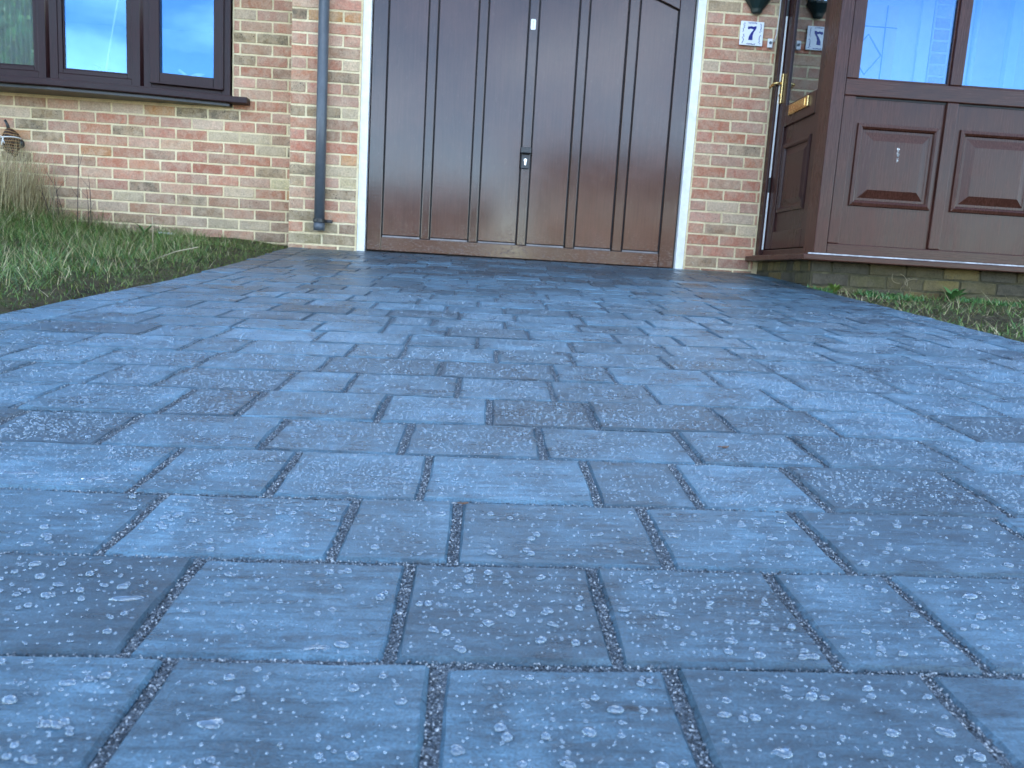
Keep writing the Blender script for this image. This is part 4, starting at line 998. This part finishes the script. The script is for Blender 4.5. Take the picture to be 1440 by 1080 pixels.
fallen('fallen_leaf', 'tiny curled brown leaf on a paver right of the middle', .357, 1.07, .009, .3)
fallen('leaf_fragment', 'small brown leaf scrap beside a near joint left of the middle', -.010, .825, .006, .2)

# ------------------------------------------------------------------ across the road (seen mirrored in the garage door and windows)
ZB = Zd(0, -5)-.09
def far_house(label, x0, x1, eav, ridge, gy=-29., dp=8., wall=None, nwin=4, storeys=1):
    t = thing('house_across_road', label, 'house', ((x0+x1)/2, gy, ZB), 'houses across the road')
    part('wall', MB().box(x0, x1, gy-dp, gy, ZB, ZB+eav), wall or M_wallfar, t)
    part('roof', MB().prism([(gy+.4, ZB+eav-.1), (gy-dp/2, ZB+ridge), (gy-dp-.4, ZB+eav-.1), (gy-dp-.4, ZB+eav-.25), (gy-dp/2, ZB+ridge-.2), (gy+.4, ZB+eav-.25)], x0-.3, x1+.3, 'x'), M_tile, t)
    part('gable_wall', MB().prism([(gy-.05, ZB+eav), (gy-dp/2, ZB+ridge-.3), (gy-dp+.05, ZB+eav)], x0+.05, x1-.05, 'x'), wall or M_wallfar, t)
    for s_ in range(storeys):
        for k in range(nwin):
            x = x0+(x1-x0)*(k+.5)/nwin
            if s_ == 0 and k == nwin//2: part('door', MB().box(x-.5, x+.5, gy-.02, gy+.06, ZB+.1, ZB+2.15), M_frame, t); continue
            wn = part('window', MB().box(x-.8, x+.8, gy-.02, gy+.05, ZB+.95+2.5*s_, ZB+2.15+2.5*s_), M_whitep, t)
            part('pane', MB().box(x-.7, x-.05, gy+.04, gy+.06, ZB+1.05+2.5*s_, ZB+2.05+2.5*s_).box(x+.05, x+.7, gy+.04, gy+.06, ZB+1.05+2.5*s_, ZB+2.05+2.5*s_), M_glassd, wn)
far_house('two storey brick house across the road, behind the viewer to the right', 2.4, 16, 5.0, 7.4, nwin=5, storeys=2)
far_house('low brick bungalow across the road, behind the viewer to the left', -17, .2, 2.6, 4.9, nwin=5)
far_house('two storey brick house across the road at the far left behind the viewer', -36, -20, 5.0, 7.6, nwin=5, storeys=2)

def tree(name, label, x, y, h, r):
    t = thing(name, label, 'tree', (x, y, ZB), 'added trees across the road')
    tk = MB().tube([(x, y, ZB-.3), (x+.1, y, ZB+h*.3), (x, y+.1, ZB+h*.7), (x, y, ZB+h*.95)], [.32, .24, .13, .03], 10)
    for k in range(12):
        a = k*2.4; z0 = ZB+h*(.18+.06*k); tk.tube([(x, y, z0), (x+math.cos(a)*r*.5, y+math.sin(a)*r*.5, z0+.5), (x+math.cos(a)*r*.85, y+math.sin(a)*r*.85, z0+.7)], [.09, .06, .02], 6)
    part('trunk', tk, M_stalk, t, smooth=True)
    n = 17000; q = rng.random(n)**.8; zz_ = ZB+h*(.16+.84*q); rad = r*(1-.72*q**1.4)*np.sqrt(rng.uniform(.25, 1, n))*(1+.22*np.sin(q*31)); an = rng.uniform(0, 6.283, n)
    P = np.stack([x+rad*np.cos(an), y+rad*np.sin(an), zz_], -1); sz_ = rng.uniform(.14, .30, n)
    lv = [(-1, 0, 0), (0, -.45, .12), (1, 0, -.1), (0, .45, .12)]; lf = [(0, 1, 2), (0, 2, 3)]
    c = inst_mesh('crown', lv, lf, P, sz_, sz_, sz_, an+rng.normal(0, .6, n), rng.uniform(-1.1, 1.1, (n, 2)), M_grass, t); c.location = -Vector((x, y, ZB)); return t
tree('added_tree', 'unseen tall dark evergreen added across the road to darken the left window pane', -21.5, -27, 13.5, 3.6)  # unseen tree, added to darken the reflection in the left pane
tree('added_tree', 'second unseen evergreen added further left across the road behind the viewer', -28.5, -30, 12, 3.4)
